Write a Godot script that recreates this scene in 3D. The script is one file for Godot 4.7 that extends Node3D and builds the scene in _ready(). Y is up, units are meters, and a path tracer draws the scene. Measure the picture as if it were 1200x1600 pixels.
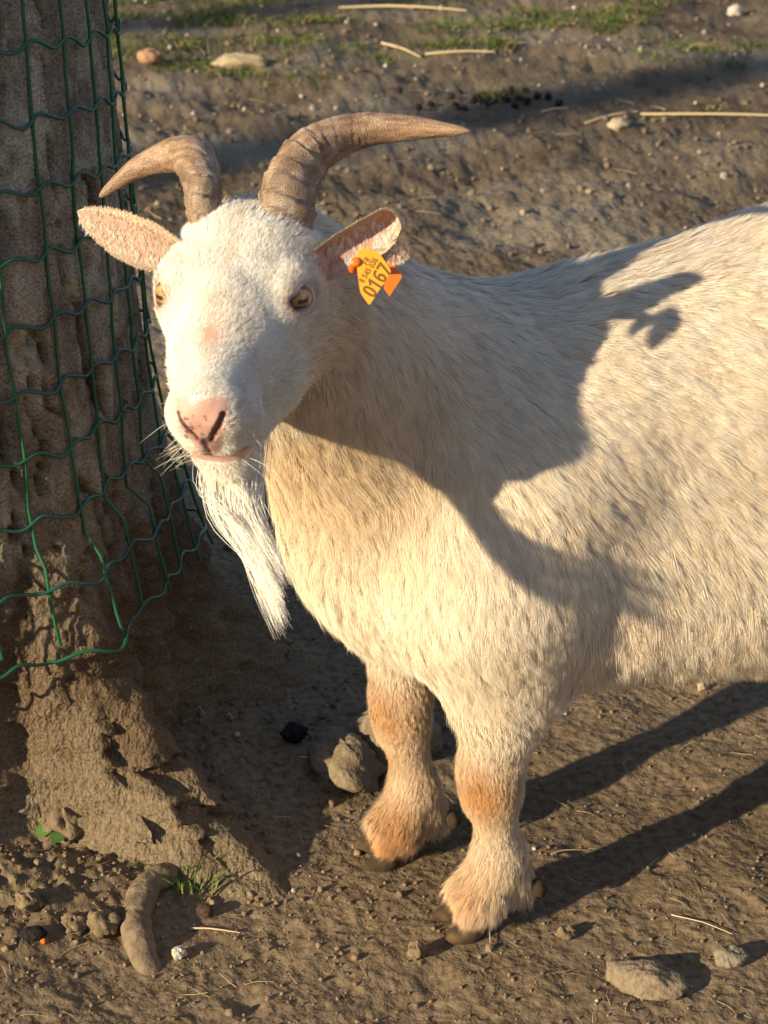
extends Node3D
# A white horned goat beside a tree wrapped in green wire netting, on bare trodden earth. y is up, metres.

const TREE := Vector3(-0.578, 0.0, -0.24)      # foot of the trunk
const GOAT := Vector3(0.06, 0.0, 0.087)        # ground point between the front hooves
const FWD := Vector3(-0.9511, 0, 0.3090)       # the way the goat's body points
const LEFT := Vector3(0.3090, 0, 0.9511)       # the goat's left side
const HO := Vector3(-0.1037, 0.6375, 0.2967)   # middle of the head, between the eyes
const HS := 0.90                               # size of the head
const HL := Vector3(0.9857, 0.0241, 0.1665)    # the head's left, its top and its muzzle
const HU := Vector3(-0.0870, 0.9202, 0.3817)
const HM := Vector3(-0.1440, -0.3907, 0.9092)

var rng := RandomNumberGenerator.new()
const DENTS := [Vector3(-.085, .165, .017), Vector3(-.062, .158, .015), Vector3(-.05, .055, .013), Vector3(.045, .225, .018), Vector3(.19, .02, .014), Vector3(.27, .06, .016), Vector3(.16, .24, .013), Vector3(.30, .0, .018), Vector3(-.12, .26, .018), Vector3(.05, -.09, .016), Vector3(.33, .12, .014)]
var used := {}
var speck: Texture2D
var n1 := FastNoiseLite.new()
var n2 := FastNoiseLite.new()
var n3 := FastNoiseLite.new()

# ------------------------------------------------------------------ small helpers
func numbered(called: String, parent: Node) -> String:
	var key := str(parent.get_instance_id()) + called
	var k: int = used.get(key, 0)
	used[key] = k + 1
	return called if k == 0 else "%s_%03d" % [called, k]

func tag(o: Node, label: String, category: String, group := "", kind := "") -> void:
	if label: o.set_meta("label", label)
	if category: o.set_meta("category", category)
	if group: o.set_meta("group", group)
	if kind: o.set_meta("kind", kind)

func base(called: String, at: Vector3, label: String, category: String, group := "") -> Node3D:
	var o := Node3D.new()
	o.name = numbered(called, self)
	o.position = at
	tag(o, label, category, group)
	add_child(o, true)
	return o

func put(called: String, mesh: Mesh, mat: Material, parent: Node = self, at := Vector3.ZERO) -> MeshInstance3D:
	var o := MeshInstance3D.new()
	o.name = numbered(called, parent)
	o.mesh = mesh
	o.material_override = mat
	o.position = at
	parent.add_child(o, true)
	return o

func noise(sd: int, freq: float, octaves := 4, type := FastNoiseLite.TYPE_SIMPLEX_SMOOTH, fractal := FastNoiseLite.FRACTAL_FBM) -> FastNoiseLite:
	var n := FastNoiseLite.new()
	n.seed = sd
	n.noise_type = type
	n.frequency = freq
	n.fractal_type = fractal
	n.fractal_octaves = octaves
	return n

func noise_tex(n: FastNoiseLite, ramp: Gradient = null, size := 1024) -> NoiseTexture2D:
	var t := NoiseTexture2D.new()
	t.width = size
	t.height = size
	t.seamless = true
	t.noise = n
	t.generate_mipmaps = false
	if ramp: t.color_ramp = ramp
	return t

func ramp(offsets: Array, colors: Array) -> Gradient:
	var g := Gradient.new()
	g.offsets = PackedFloat32Array(offsets)
	var c := PackedColorArray()
	for x in colors: c.append(x)
	g.colors = c
	return g

func lin(r: float, g: float, b: float) -> Color:
	return Color(r, g, b).linear_to_srgb()

func plain(c: Color, rough := 0.8, spec := 0.5) -> StandardMaterial3D:
	var m := StandardMaterial3D.new()
	m.albedo_color = c.linear_to_srgb()
	m.roughness = rough
	m.metallic_specular = spec
	return m

func painted(rough := 0.8, spec := 0.5) -> StandardMaterial3D:
	var m := StandardMaterial3D.new()
	m.vertex_color_use_as_albedo = true
	m.roughness = rough
	m.metallic_specular = spec
	return m

func arrays_mesh(v: PackedVector3Array, n: PackedVector3Array, c: PackedColorArray, ix: PackedInt32Array) -> ArrayMesh:
	var a := []
	a.resize(Mesh.ARRAY_MAX)
	a[Mesh.ARRAY_VERTEX] = v
	a[Mesh.ARRAY_NORMAL] = n
	if c.size(): a[Mesh.ARRAY_COLOR] = c
	a[Mesh.ARRAY_INDEX] = ix
	var m := ArrayMesh.new()
	m.add_surface_from_arrays(Mesh.PRIMITIVE_TRIANGLES, a)
	return m

func normals_of(v: PackedVector3Array, ix: PackedInt32Array) -> PackedVector3Array:
	var n := PackedVector3Array()
	n.resize(v.size())
	for t in range(0, ix.size(), 3):
		var a := ix[t]; var b := ix[t + 1]; var c := ix[t + 2]
		var w := (v[c] - v[a]).cross(v[b] - v[a])       # front faces run clockwise
		n[a] += w; n[b] += w; n[c] += w
	for i in n.size(): n[i] = n[i].normalized()
	return n

func grid_faces(rows: int, cols: int, closed: bool, flip := false) -> PackedInt32Array:
	# rows x cols vertices, row after row; closed joins the last column to the first
	var ix := PackedInt32Array()
	var last := cols if closed else cols - 1
	ix.resize((rows - 1) * last * 6)
	var k := 0
	for r in rows - 1:
		for c in last:
			var a := r * cols + c
			var b := r * cols + (c + 1) % cols
			var d := a + cols
			var e := b + cols
			if flip:
				ix[k] = a; ix[k + 1] = d; ix[k + 2] = b; ix[k + 3] = b; ix[k + 4] = d; ix[k + 5] = e
			else:
				ix[k] = a; ix[k + 1] = b; ix[k + 2] = d; ix[k + 3] = b; ix[k + 4] = e; ix[k + 5] = d
			k += 6
	return ix

func spline(pts: Array, t: float) -> Vector3:      # Catmull-Rom through the points, t in 0..1
	var x := t * (pts.size() - 1)
	var i := clampi(int(x), 0, pts.size() - 2)
	var f := x - i
	var p0: Vector3 = pts[maxi(i - 1, 0)] if i > 0 else pts[0] * 2.0 - pts[1]
	var p3: Vector3 = pts[i + 2] if i + 2 < pts.size() else pts[i + 1] * 2.0 - pts[i]
	var p1: Vector3 = pts[i]
	var p2: Vector3 = pts[i + 1]
	return p1.cubic_interpolate(p2, p0, p3, f)

func lerp_list(a: Array, t: float) -> float:
	var x := clampf(t, 0, 1) * (a.size() - 1)
	var i := mini(int(x), a.size() - 2)
	return lerpf(a[i], a[i + 1], x - i)

func tube(path: PackedVector3Array, radii: PackedFloat32Array, sides := 8, color := Color.WHITE, colored := false, capped := true) -> ArrayMesh:
	var v := PackedVector3Array()
	var c := PackedColorArray()
	var up := Vector3(0.31, 0.87, 0.22)
	for i in path.size():
		var d := (path[mini(i + 1, path.size() - 1)] - path[maxi(i - 1, 0)]).normalized()
		var s := d.cross(up).normalized()
		var q := s.cross(d)
		up = q
		for k in sides:
			var a := TAU * k / sides
			v.append(path[i] + (s * cos(a) + q * sin(a)) * radii[i])
			if colored: c.append(color)
	var ix := grid_faces(path.size(), sides, true)
	if capped:
		for e in 2:
			var o := 0 if e == 0 else (path.size() - 1) * sides
			v.append(path[0] if e == 0 else path[path.size() - 1])
			if colored: c.append(color)
			for k in sides:
				var a := o + k
				var b := o + (k + 1) % sides
				ix.append_array(PackedInt32Array([v.size() - 1, b, a] if e == 0 else [v.size() - 1, a, b]))
	var n := normals_of(v, ix)
	return arrays_mesh(v, n, c, ix)

# ------------------------------------------------------------------ the lie of the ground
func trunk_flare(ang: float, h: float) -> float:
	# how far the roots and the earth packed on them stand out from the trunk
	var f := 0.0
	for b in [[0.95, 0.16, 0.24, 0.13], [0.25, 0.24, 0.085, 0.16], [-0.12, 0.12, 0.10, 0.2], [1.75, 0.24, 0.16, 0.14], [2.7, 0.3, 0.15, 0.15], [3.9, 0.3, 0.17, 0.15], [-1.1, 0.3, 0.16, 0.15]]:
		var d := wrapf(ang - b[0], -PI, PI)
		f += b[2] * exp(-(d / b[1]) * (d / b[1])) * exp(-maxf(h, -0.02) / b[3])
	return f + 0.02 * exp(-maxf(h, 0.0) / 0.12)

func trunk_radius(h: float) -> float:
	return 0.335 - 0.03 * clampf(h, 0, 1) - 0.014 * maxf(h - 1.0, 0.0)

func ground_at(x: float, z: float) -> float:
	var dx := x - TREE.x
	var dz := z - TREE.z
	var far := clampf((-0.9 - z) / 1.5, 0, 1)
	var h := n1.get_noise_2d(x, z) * (0.013 + 0.016 * far) + n2.get_noise_2d(x, z) * (0.0026 + 0.0055 * far)
	var fine := n3.get_noise_2d(x, z)
	h += fine * (0.0011 + 0.0035 * far)
	# earth heaped round the tree foot, rougher there
	var d := sqrt(dx * dx + dz * dz) - 0.33
	var heap := exp(-maxf(d, 0.0) / 0.13)
	h += heap * 0.035 + heap * n2.get_noise_2d(x * 1.7 + 9.0, z * 1.7) * 0.010
	# crumbly low bank at the front left
	var bank := exp(-pow((x + 0.34) / 0.13, 2) - pow((z - 0.13) / 0.07, 2))
	h += bank * (0.018 + n2.get_noise_2d(x * 2.3, z * 2.3) * 0.008)
	# a few old hoof marks and dents
	if z > -0.5:
		for q: Vector3 in DENTS:
			var e := ((x - q.x) * (x - q.x) + (z - q.y) * (z - q.y)) / (q.z * q.z)
			if e < 6.0: h -= 0.22 * q.z * (exp(-e * e) - 0.18 * exp(-(e - 1.8) * (e - 1.8) * 2.0))
	for hoof in [Vector3(0.103, 0, 0.138), Vector3(0.016, 0, 0.035), W(-.58, 0, .085), W(-.58, 0, -.085)]:
		var q := Vector2(x - hoof.x, z - hoof.z).length()
		h *= 1.0 - exp(-q * q / 0.006)
	return h

func build_ground(mat: Material) -> void:
	var zs := PackedFloat32Array()
	var z := 0.52
	while z > -1.1:
		zs.append(z)
		z -= 0.0046
	var step := 0.0046
	while z > -400.0:
		zs.append(z)
		step *= 1.017 if z > -8.0 else 1.12
		z -= step
	var front := PackedFloat32Array()
	z = 0.52
	step = 0.01
	while z < 60.0:
		z += step
		step *= 1.25
		front.append(z)
	front.reverse()
	front.append_array(zs)
	zs = front
	var us := PackedFloat32Array()
	var n := 380
	for i in n + 1: us.append(-1.0 + 2.0 * i / n)
	var side := 0.006
	var u := 1.0
	while u < 400.0:
		side *= 1.35
		u += side
		us.append(u)
		us.insert(0, -u)
	var v := PackedVector3Array()
	var c := PackedColorArray()
	var cols := us.size()
	v.resize(zs.size() * cols)
	c.resize(v.size())
	var k := 0
	var stain := noise(77, 1.3, 4)
	var stain2 := noise(78, 9.0, 3)
	var green := noise(79, 2.2, 4)
	for r in zs.size():
		var zz := zs[r]
		var w := 0.62 + maxf(0.0, 0.40 * (0.5 - zz)) * 0.72
		w = minf(w, 30.0)
		for q in cols:
			var x := us[q] * w
			v[k] = Vector3(x, ground_at(x, zz), zz)
			var s := 0.5 + 0.5 * stain.get_noise_2d(x, zz)
			var s2 := stain2.get_noise_2d(x, zz)
			var far := smoothstep(-0.5, -1.6, zz)
			var dry := Color(0.237, 0.172, 0.105).lerp(Color(0.205, 0.155, 0.100), far)
			var wet := Color(0.142, 0.099, 0.058).lerp(Color(0.115, 0.082, 0.052), far)
			var pale := Color(0.250, 0.210, 0.155)
			var col := dry.lerp(wet, clampf(0.25 + (s - 0.5) * 1.8 + 0.25 * s2, 0, 1))
			col = col.lerp(pale, clampf((0.48 - s) * 5.0 + s2 * 0.7, 0, 1) * 0.8 * far)
			col = col.lerp(Color(0.07, 0.05, 0.034), far * clampf(s2 * 2.0 - 0.35 + (s - 0.5) * 2.0, 0, 1) * 0.6)
			var gr := smoothstep(-3.4, -4.6, zz) * clampf(green.get_noise_2d(x, zz) * 3.0 + 0.1 - x * 0.12, 0, 1)
			col = col.lerp(Color(0.085, 0.10, 0.03), gr * 0.55)
			c[k] = col
			k += 1
	var ix := grid_faces(zs.size(), cols, false)
	var nn := normals_of(v, ix)
	var o := put("ground", arrays_mesh(v, nn, c, ix), mat)
	tag(o, "bare trodden brown earth with clods and hoof marks", "ground", "", "structure")

# ------------------------------------------------------------------ the goat: a field of joined bones, meshed by surface nets
var A := PackedVector3Array()
var D := PackedVector3Array()
var IL := PackedFloat32Array()
var R1 := PackedFloat32Array()
var R2 := PackedFloat32Array()
var KK := PackedFloat32Array()
var FX := PackedVector3Array()
var FF := PackedFloat32Array()
var FLOW := PackedVector3Array()
var FLEN := PackedFloat32Array()
var TINT := PackedColorArray()
var CA := PackedVector3Array()     # cuts: mouth, nostrils, eye openings
var CD := PackedVector3Array()
var CIL := PackedFloat32Array()
var CR := PackedFloat32Array()
var CK := PackedFloat32Array()

func W(a: float, h: float, l: float) -> Vector3:
	return GOAT + FWD * a + LEFT * l + Vector3(0, h, 0)

func H(l: float, u: float, m: float) -> Vector3:
	return HO + (HL * l + HU * u + HM * m) * HS

func eye_at(s: float) -> Vector3:
	return H(.0490 * s, .0175, .003)

func eye_axis(s: float) -> Vector3:
	return (HL * (.60 * s) + HM * .73 + HU * .28).normalized()

func X(p: Vector3) -> Vector3:      # a point measured on the head at full size
	return HO + (p - Vector3(-0.1152, 0.5905, 0.1519)) * HS

func XS(pts: Array) -> Array:
	var out := []
	for p in pts: out.append(X(p))
	return out

func bone(a: Vector3, b: Vector3, r1: float, r2: float, k: float, flow: Vector3, fur: float, tint: Color, fx := Vector3.ZERO, ff := 1.0) -> void:
	A.append(a); D.append(b - a)
	IL.append(1.0 / maxf((b - a).length_squared(), 1e-9))
	R1.append(r1); R2.append(r2); KK.append(k); FX.append(fx); FF.append(ff)
	FLOW.append(flow.normalized()); FLEN.append(fur); TINT.append(tint)

func cut(a: Vector3, b: Vector3, r: float, k: float) -> void:
	CA.append(a); CD.append(b - a); CIL.append(1.0 / maxf((b - a).length_squared(), 1e-9)); CR.append(r); CK.append(k)

func bone_dist(i: int, p: Vector3) -> float:
	var q := p - A[i]
	if FF[i] != 1.0:
		q += FX[i] * (q.dot(FX[i]) * (FF[i] - 1.0))
	var h := clampf(q.dot(D[i]) * IL[i], 0.0, 1.0)
	var e := (q - D[i] * h).length() - lerpf(R1[i], R2[i], h)
	return e / FF[i] if FF[i] > 1.0 else e

func field(p: Vector3, list: PackedInt32Array, cuts: PackedInt32Array) -> float:
	var d := 0.5
	for i in list:
		var q := p - A[i]
		var ff := FF[i]
		if ff != 1.0:
			q += FX[i] * (q.dot(FX[i]) * (ff - 1.0))
		var h := clampf(q.dot(D[i]) * IL[i], 0.0, 1.0)
		var e := (q - D[i] * h).length() - lerpf(R1[i], R2[i], h)
		if ff > 1.0: e /= ff
		var k := KK[i]
		var g := maxf(k - absf(d - e), 0.0) / k
		d = minf(d, e) - g * g * k * 0.25
	for i in cuts:
		var q := p - CA[i]
		var h := clampf(q.dot(CD[i]) * CIL[i], 0.0, 1.0)
		var e := CR[i] - (q - CD[i] * h).length()
		var k := CK[i]
		var g := maxf(k - absf(d - e), 0.0) / k
		d = maxf(d, e) + g * g * k * 0.25
	return d

# what the meshing yields, in world coordinates
var BV := PackedVector3Array()
var BI := PackedInt32Array()
var BFLOW := PackedVector3Array()
var BLEN := PackedFloat32Array()
var BTINT := PackedColorArray()
var BSKIN := PackedColorArray()
var BDENS := PackedFloat32Array()

func mesh_field(corner: Vector3, axes: Basis, cell: float, nx: int, ny: int, nz: int, region: int) -> void:
	# region 0 = all but the head, 1 = the head behind the muzzle, 2 = the muzzle
	var sx := nx + 1
	var sxy := sx * (ny + 1)
	var val := PackedFloat32Array()
	val.resize(sxy * (nz + 1))
	val.fill(9.0)
	var vid := PackedInt32Array()
	vid.resize(val.size())
	vid.fill(-1)
	var bs := 8
	var rad := cell * bs * 0.88
	var all := PackedInt32Array(range(A.size()))
	var allc := PackedInt32Array(range(CA.size()))
	var none := PackedInt32Array()
	for bz in range(0, nz, bs):
		for by in range(0, ny, bs):
			for bx in range(0, nx, bs):
				var mid := corner + axes * (Vector3(bx + 4, by + 4, bz + 4) * cell)
				if not owned(mid, region, rad): continue
				var list := PackedInt32Array()
				for i in all:
					if bone_dist(i, mid) < rad * 1.6 + KK[i] + 0.01: list.append(i)
				if list.is_empty(): continue
				if absf(field(mid, list, none)) > rad * 1.5 + 0.006: continue
				var cuts := PackedInt32Array()
				for i in allc:
					var q := mid - CA[i]
					var h := clampf(q.dot(CD[i]) * CIL[i], 0.0, 1.0)
					if (q - CD[i] * h).length() < CR[i] + rad + CK[i] + 0.012: cuts.append(i)
				var ex := mini(bx + bs, nx)
				var ey := mini(by + bs, ny)
				var ez := mini(bz + bs, nz)
				for k in range(bz, ez + 1):
					for j in range(by, ey + 1):
						var row := k * sxy + j * sx
						for i in range(bx, ex + 1):
							if val[row + i] == 9.0:
								val[row + i] = field(corner + axes * (Vector3(i, j, k) * cell), list, cuts)
				for k in range(bz, ez):
					for j in range(by, ey):
						for i in range(bx, ex):
							var o := k * sxy + j * sx + i
							var v0 := val[o]; var v1 := val[o + 1]; var v2 := val[o + sx]; var v3 := val[o + sx + 1]
							var v4 := val[o + sxy]; var v5 := val[o + sxy + 1]; var v6 := val[o + sxy + sx]; var v7 := val[o + sxy + sx + 1]
							var inside := int(v0 < 0) + int(v1 < 0) + int(v2 < 0) + int(v3 < 0) + int(v4 < 0) + int(v5 < 0) + int(v6 < 0) + int(v7 < 0)
							if inside == 0 or inside == 8: continue
							var s := Vector3.ZERO
							var m := 0
							if (v0 < 0) != (v1 < 0): s += Vector3(v0 / (v0 - v1), 0, 0); m += 1
							if (v2 < 0) != (v3 < 0): s += Vector3(v2 / (v2 - v3), 1, 0); m += 1
							if (v4 < 0) != (v5 < 0): s += Vector3(v4 / (v4 - v5), 0, 1); m += 1
							if (v6 < 0) != (v7 < 0): s += Vector3(v6 / (v6 - v7), 1, 1); m += 1
							if (v0 < 0) != (v2 < 0): s += Vector3(0, v0 / (v0 - v2), 0); m += 1
							if (v1 < 0) != (v3 < 0): s += Vector3(1, v1 / (v1 - v3), 0); m += 1
							if (v4 < 0) != (v6 < 0): s += Vector3(0, v4 / (v4 - v6), 1); m += 1
							if (v5 < 0) != (v7 < 0): s += Vector3(1, v5 / (v5 - v7), 1); m += 1
							if (v0 < 0) != (v4 < 0): s += Vector3(0, 0, v0 / (v0 - v4)); m += 1
							if (v1 < 0) != (v5 < 0): s += Vector3(1, 0, v1 / (v1 - v5)); m += 1
							if (v2 < 0) != (v6 < 0): s += Vector3(0, 1, v2 / (v2 - v6)); m += 1
							if (v3 < 0) != (v7 < 0): s += Vector3(1, 1, v3 / (v3 - v7)); m += 1
							var p := corner + axes * ((Vector3(i, j, k) + s / m) * cell)
							if not owned(p, region, cell * 1.2): continue
							vid[o] = BV.size()
							BV.append(p)
							dress(p, list, cuts)
	for k in range(1, nz):
		for j in range(1, ny):
			for i in range(1, nx):
				var o := k * sxy + j * sx + i
				if vid[o] < 0 and vid[o - 1] < 0 and vid[o - sx] < 0 and vid[o - sxy] < 0: continue
				var w := val[o]
				if w == 9.0: continue
				var neg := w < 0
				var t := val[o + 1]
				if t != 9.0 and (t < 0) != neg: face(vid[o], vid[o - sx], vid[o - sx - sxy], vid[o - sxy], neg)
				t = val[o + sx]
				if t != 9.0 and (t < 0) != neg: face(vid[o], vid[o - sxy], vid[o - sxy - 1], vid[o - 1], neg)
				t = val[o + sxy]
				if t != 9.0 and (t < 0) != neg: face(vid[o], vid[o - 1], vid[o - 1 - sx], vid[o - sx], neg)

func face(a: int, b: int, c: int, d: int, neg: bool) -> void:
	if a < 0 or b < 0 or c < 0 or d < 0: return
	if neg: BI.append_array(PackedInt32Array([a, c, b, a, d, c]))
	else: BI.append_array(PackedInt32Array([a, b, c, a, c, d]))

func owned(p: Vector3, region: int, slack: float) -> bool:
	var q := p - HO
	var m := q.dot(HM)
	# the head is what lies in a ball round the face
	var head := 0.118 - (q - HU * -0.02 - HM * 0.033).length()
	match region:
		0: return head < slack
		1: return head > -slack and m < 0.082 + slack
	return m > 0.082 - slack and head > -slack

# hair colours (they are the animal's own) and where the skin is bare
const WHITE := Color(0.91, 0.87, 0.78)
const CREAM := Color(0.88, 0.775, 0.605)
const STRAW := Color(0.78, 0.605, 0.385)
const TAN := Color(0.53, 0.265, 0.095)

func blob(p: Vector3, c: Vector3, r: float) -> float:
	return exp(-(p - c).length_squared() / (r * r))

func dress(p: Vector3, list: PackedInt32Array, cuts: PackedInt32Array) -> void:
	var least := 9.0
	var es := PackedFloat32Array()
	for i in list:
		var e := bone_dist(i, p)
		es.append(e)
		least = minf(least, e)
	var sum := 0.0
	var fl := Vector3.ZERO
	var ln := 0.0
	var col := Color(0, 0, 0)
	for k in list.size():
		var i := list[k]
		var w := exp(-(es[k] - least) / 0.016)
		sum += w
		fl += FLOW[i] * w
		ln += FLEN[i] * w
		col += TINT[i] * w
	fl /= sum; ln /= sum; col = col / sum
	var dens := 1.0
	var skin := Color(0.60, 0.40, 0.30)
	var q := p - HO
	var L := q.dot(HL) / HS; var U := q.dot(HU) / HS; var M := q.dot(HM) / HS
	if (q - HU * -0.02 - HM * 0.033).length() < 0.118:
		q /= HS
		# the nose pad, the lips and the rims of the eyes are bare
		var aL := absf(L)
		var rag := n3.get_noise_3d(p.x * 3.0, p.y * 3.0, p.z * 3.0) * 0.004
		var pad := smoothstep(0.0040, -0.0025, rag + maxf(maxf(aL - lerpf(0.0215, 0.009, clampf((0.024 - U) / 0.05, 0, 1)), 0.1205 - M + maxf(U - 0.008, 0.0) * 0.25), maxf(U - 0.0245, -0.0285 - U)))
		var lip := smoothstep(0.0035, -0.001, rag * 0.6 + maxf(absf(U + 0.0420 + aL * 0.06) - 0.0062, maxf(aL - 0.027, 0.098 - M)))
		var near_eye := 9.0
		var near_hole := 9.0
		for i in cuts:
			var qq := p - CA[i]
			var h := clampf(qq.dot(CD[i]) * CIL[i], 0.0, 1.0)
			if i >= 2: near_hole = minf(near_hole, (qq - CD[i] * h).length() - CR[i])
			else:
				near_eye = minf(near_eye, (qq - CD[i] * h).length() - CR[i])
		var rim := smoothstep(0.0028, 0.0004, near_eye)
		var bare := maxf(maxf(pad, lip), rim)
		ln *= 1.0 - 0.55 * bare
		col = col.lerp(Color(0.72, 0.52, 0.42), smoothstep(0.05, 0.6, bare) * 0.8)
		dens *= 1.0 - 0.6 * bare
		var front := (p - eye_at(signf(L))).dot(HM) > 0.0
		if bare > 0.70 or near_eye < (0.0048 if front else 0.0020) or near_hole < 0.0008: ln = 0.0
		skin = Color(0.62, 0.44, 0.36).lerp(Color(0.50, 0.265, 0.195).lerp(Color(0.56, 0.33, 0.26), clampf(rag * 120.0 + 0.4, 0, 1)), maxf(pad, lip))
		var spot := n3.get_noise_3d(p.x * 2.2, p.y * 2.2, p.z * 2.2)
		if pad > 0.3 and U < 0.014 and spot > 0.24: skin = skin.lerp(Color(0.12, 0.075, 0.07), smoothstep(0.22, 0.40, spot) * 0.9)
		skin = skin.lerp(Color(0.06, 0.05, 0.05), pad * blob(q, HL * -0.001 + HU * -0.014 + HM * 0.136, 0.0055) * 1.2)
		skin = skin.lerp(Color(0.10, 0.035, 0.028), smoothstep(0.0010, -0.0002, near_hole) * 0.9)
		skin = skin.lerp(Color(0.33, 0.19, 0.14), smoothstep(0.0065, 0.0030, near_eye))
		col = col.lerp(Color(0.62, 0.45, 0.34), 0.8 * smoothstep(0.012, 0.004, near_eye))
		skin = skin.lerp(Color(0.06, 0.032, 0.026), smoothstep(0.0034, 0.0008, near_eye))
		# the thin pink patch on the bridge of the nose
		var patch := exp(-(L + 0.001) * (L + 0.001) / 0.00009 - (M - 0.070) * (M - 0.070) / 0.00042) * smoothstep(0.0, 0.02, U) * (0.82 + 0.5 * n2.get_noise_3d(p.x * 5.0, p.y * 5.0, p.z * 5.0))
		dens *= 1.0 - 0.85 * clampf(patch * 1.3, 0, 1)
		ln *= 1.0 - 0.62 * clampf(patch * 1.2, 0, 1)
		skin = skin.lerp(Color(0.50, 0.24, 0.15), clampf(patch * 1.4, 0, 1))
		col = col.lerp(Color(0.58, 0.33, 0.21), patch * 0.9)
		col = col.lerp(Color(0.74, 0.60, 0.46), 0.45 * exp(-L * L / 0.00002) * smoothstep(0.015, 0.03, U) * smoothstep(0.05, 0.0, M))
		var fm := n2.get_noise_3d(p.x * 1.1 + 4.0, p.y * 1.1, p.z * 1.1)
		col = col.lerp(Color(0.68, 0.60, 0.52), clampf(fm * 1.2 + 0.05, 0, 1) * 0.45)
		ln *= 0.85 + 0.5 * clampf(fm + 0.3, 0, 1)
		# darker fine hair round the muzzle and under the eye corner
		col = col.lerp(Color(0.70, 0.62, 0.53), 0.5 * clampf((M - 0.06) / 0.05, 0, 1) * clampf((aL - 0.010) / 0.02, 0, 1))
		col = col.lerp(STRAW, 0.75 * clampf((aL - 0.035) / 0.02, 0, 1) * clampf(-U / 0.04, 0, 1) * clampf(0.05 - M, 0, 0.05) / 0.05)
		col = col.lerp(Color(0.22, 0.13, 0.09), 0.85 * blob(q, HL * (signf(L) * 0.0445) + HU * 0.015 + HM * 0.0215, 0.0055))
		skin = skin.lerp(Color(0.16, 0.09, 0.065), 0.9 * blob(q, HL * (signf(L) * 0.0460) + HU * 0.017 + HM * 0.0190, 0.0065))
		col = col.lerp(Color(0.66, 0.48, 0.33), 0.6 * blob(q, HL * 0.058 + HU * 0.02 + HM * -0.03, 0.02))
	else:
		# tan on the knees and feet, and a few rusty marks on the coat
		var t := 0.0
		t = maxf(t, blob(p, W(.010, .155, .096), 0.040))
		t = maxf(t, 0.9 * blob(p, W(.045, .165, -.055), 0.038))
		t = maxf(t, 0.7 * blob(p, W(.03, .12, -.075), 0.034))
		t = maxf(t, 0.95 * blob(p, W(.045, .045, -.045), 0.045))
		t = maxf(t, 0.75 * blob(p, W(.020, .050, .085), 0.040))
		t = maxf(t, 0.85 * blob(p, W(-.030, .425, .125), 0.022))
		t = maxf(t, 0.35 * blob(p, W(.06, .53, .06), 0.035))
		col = col.lerp(STRAW, 0.5 * smoothstep(0.24, 0.14, p.y))
		var mott := 0.5 + 0.5 * n2.get_noise_3d(p.x * 1.2, p.y * 0.7, p.z * 1.2)
		col = col.lerp(TAN, clampf(t * 1.15, 0, 1) * 0.95)
		col = col.lerp(STRAW, 0.55 * clampf(mott * 1.9 - 0.75, 0, 1))
		# soiled hair ends close to the hooves
		col = col.lerp(Color(0.20, 0.13, 0.07), smoothstep(0.03, 0.012, p.y) * 0.75)
	BFLOW.append(fl)
	BLEN.append(ln)
	BTINT.append(col)
	BSKIN.append(skin)
	BDENS.append(dens)

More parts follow.
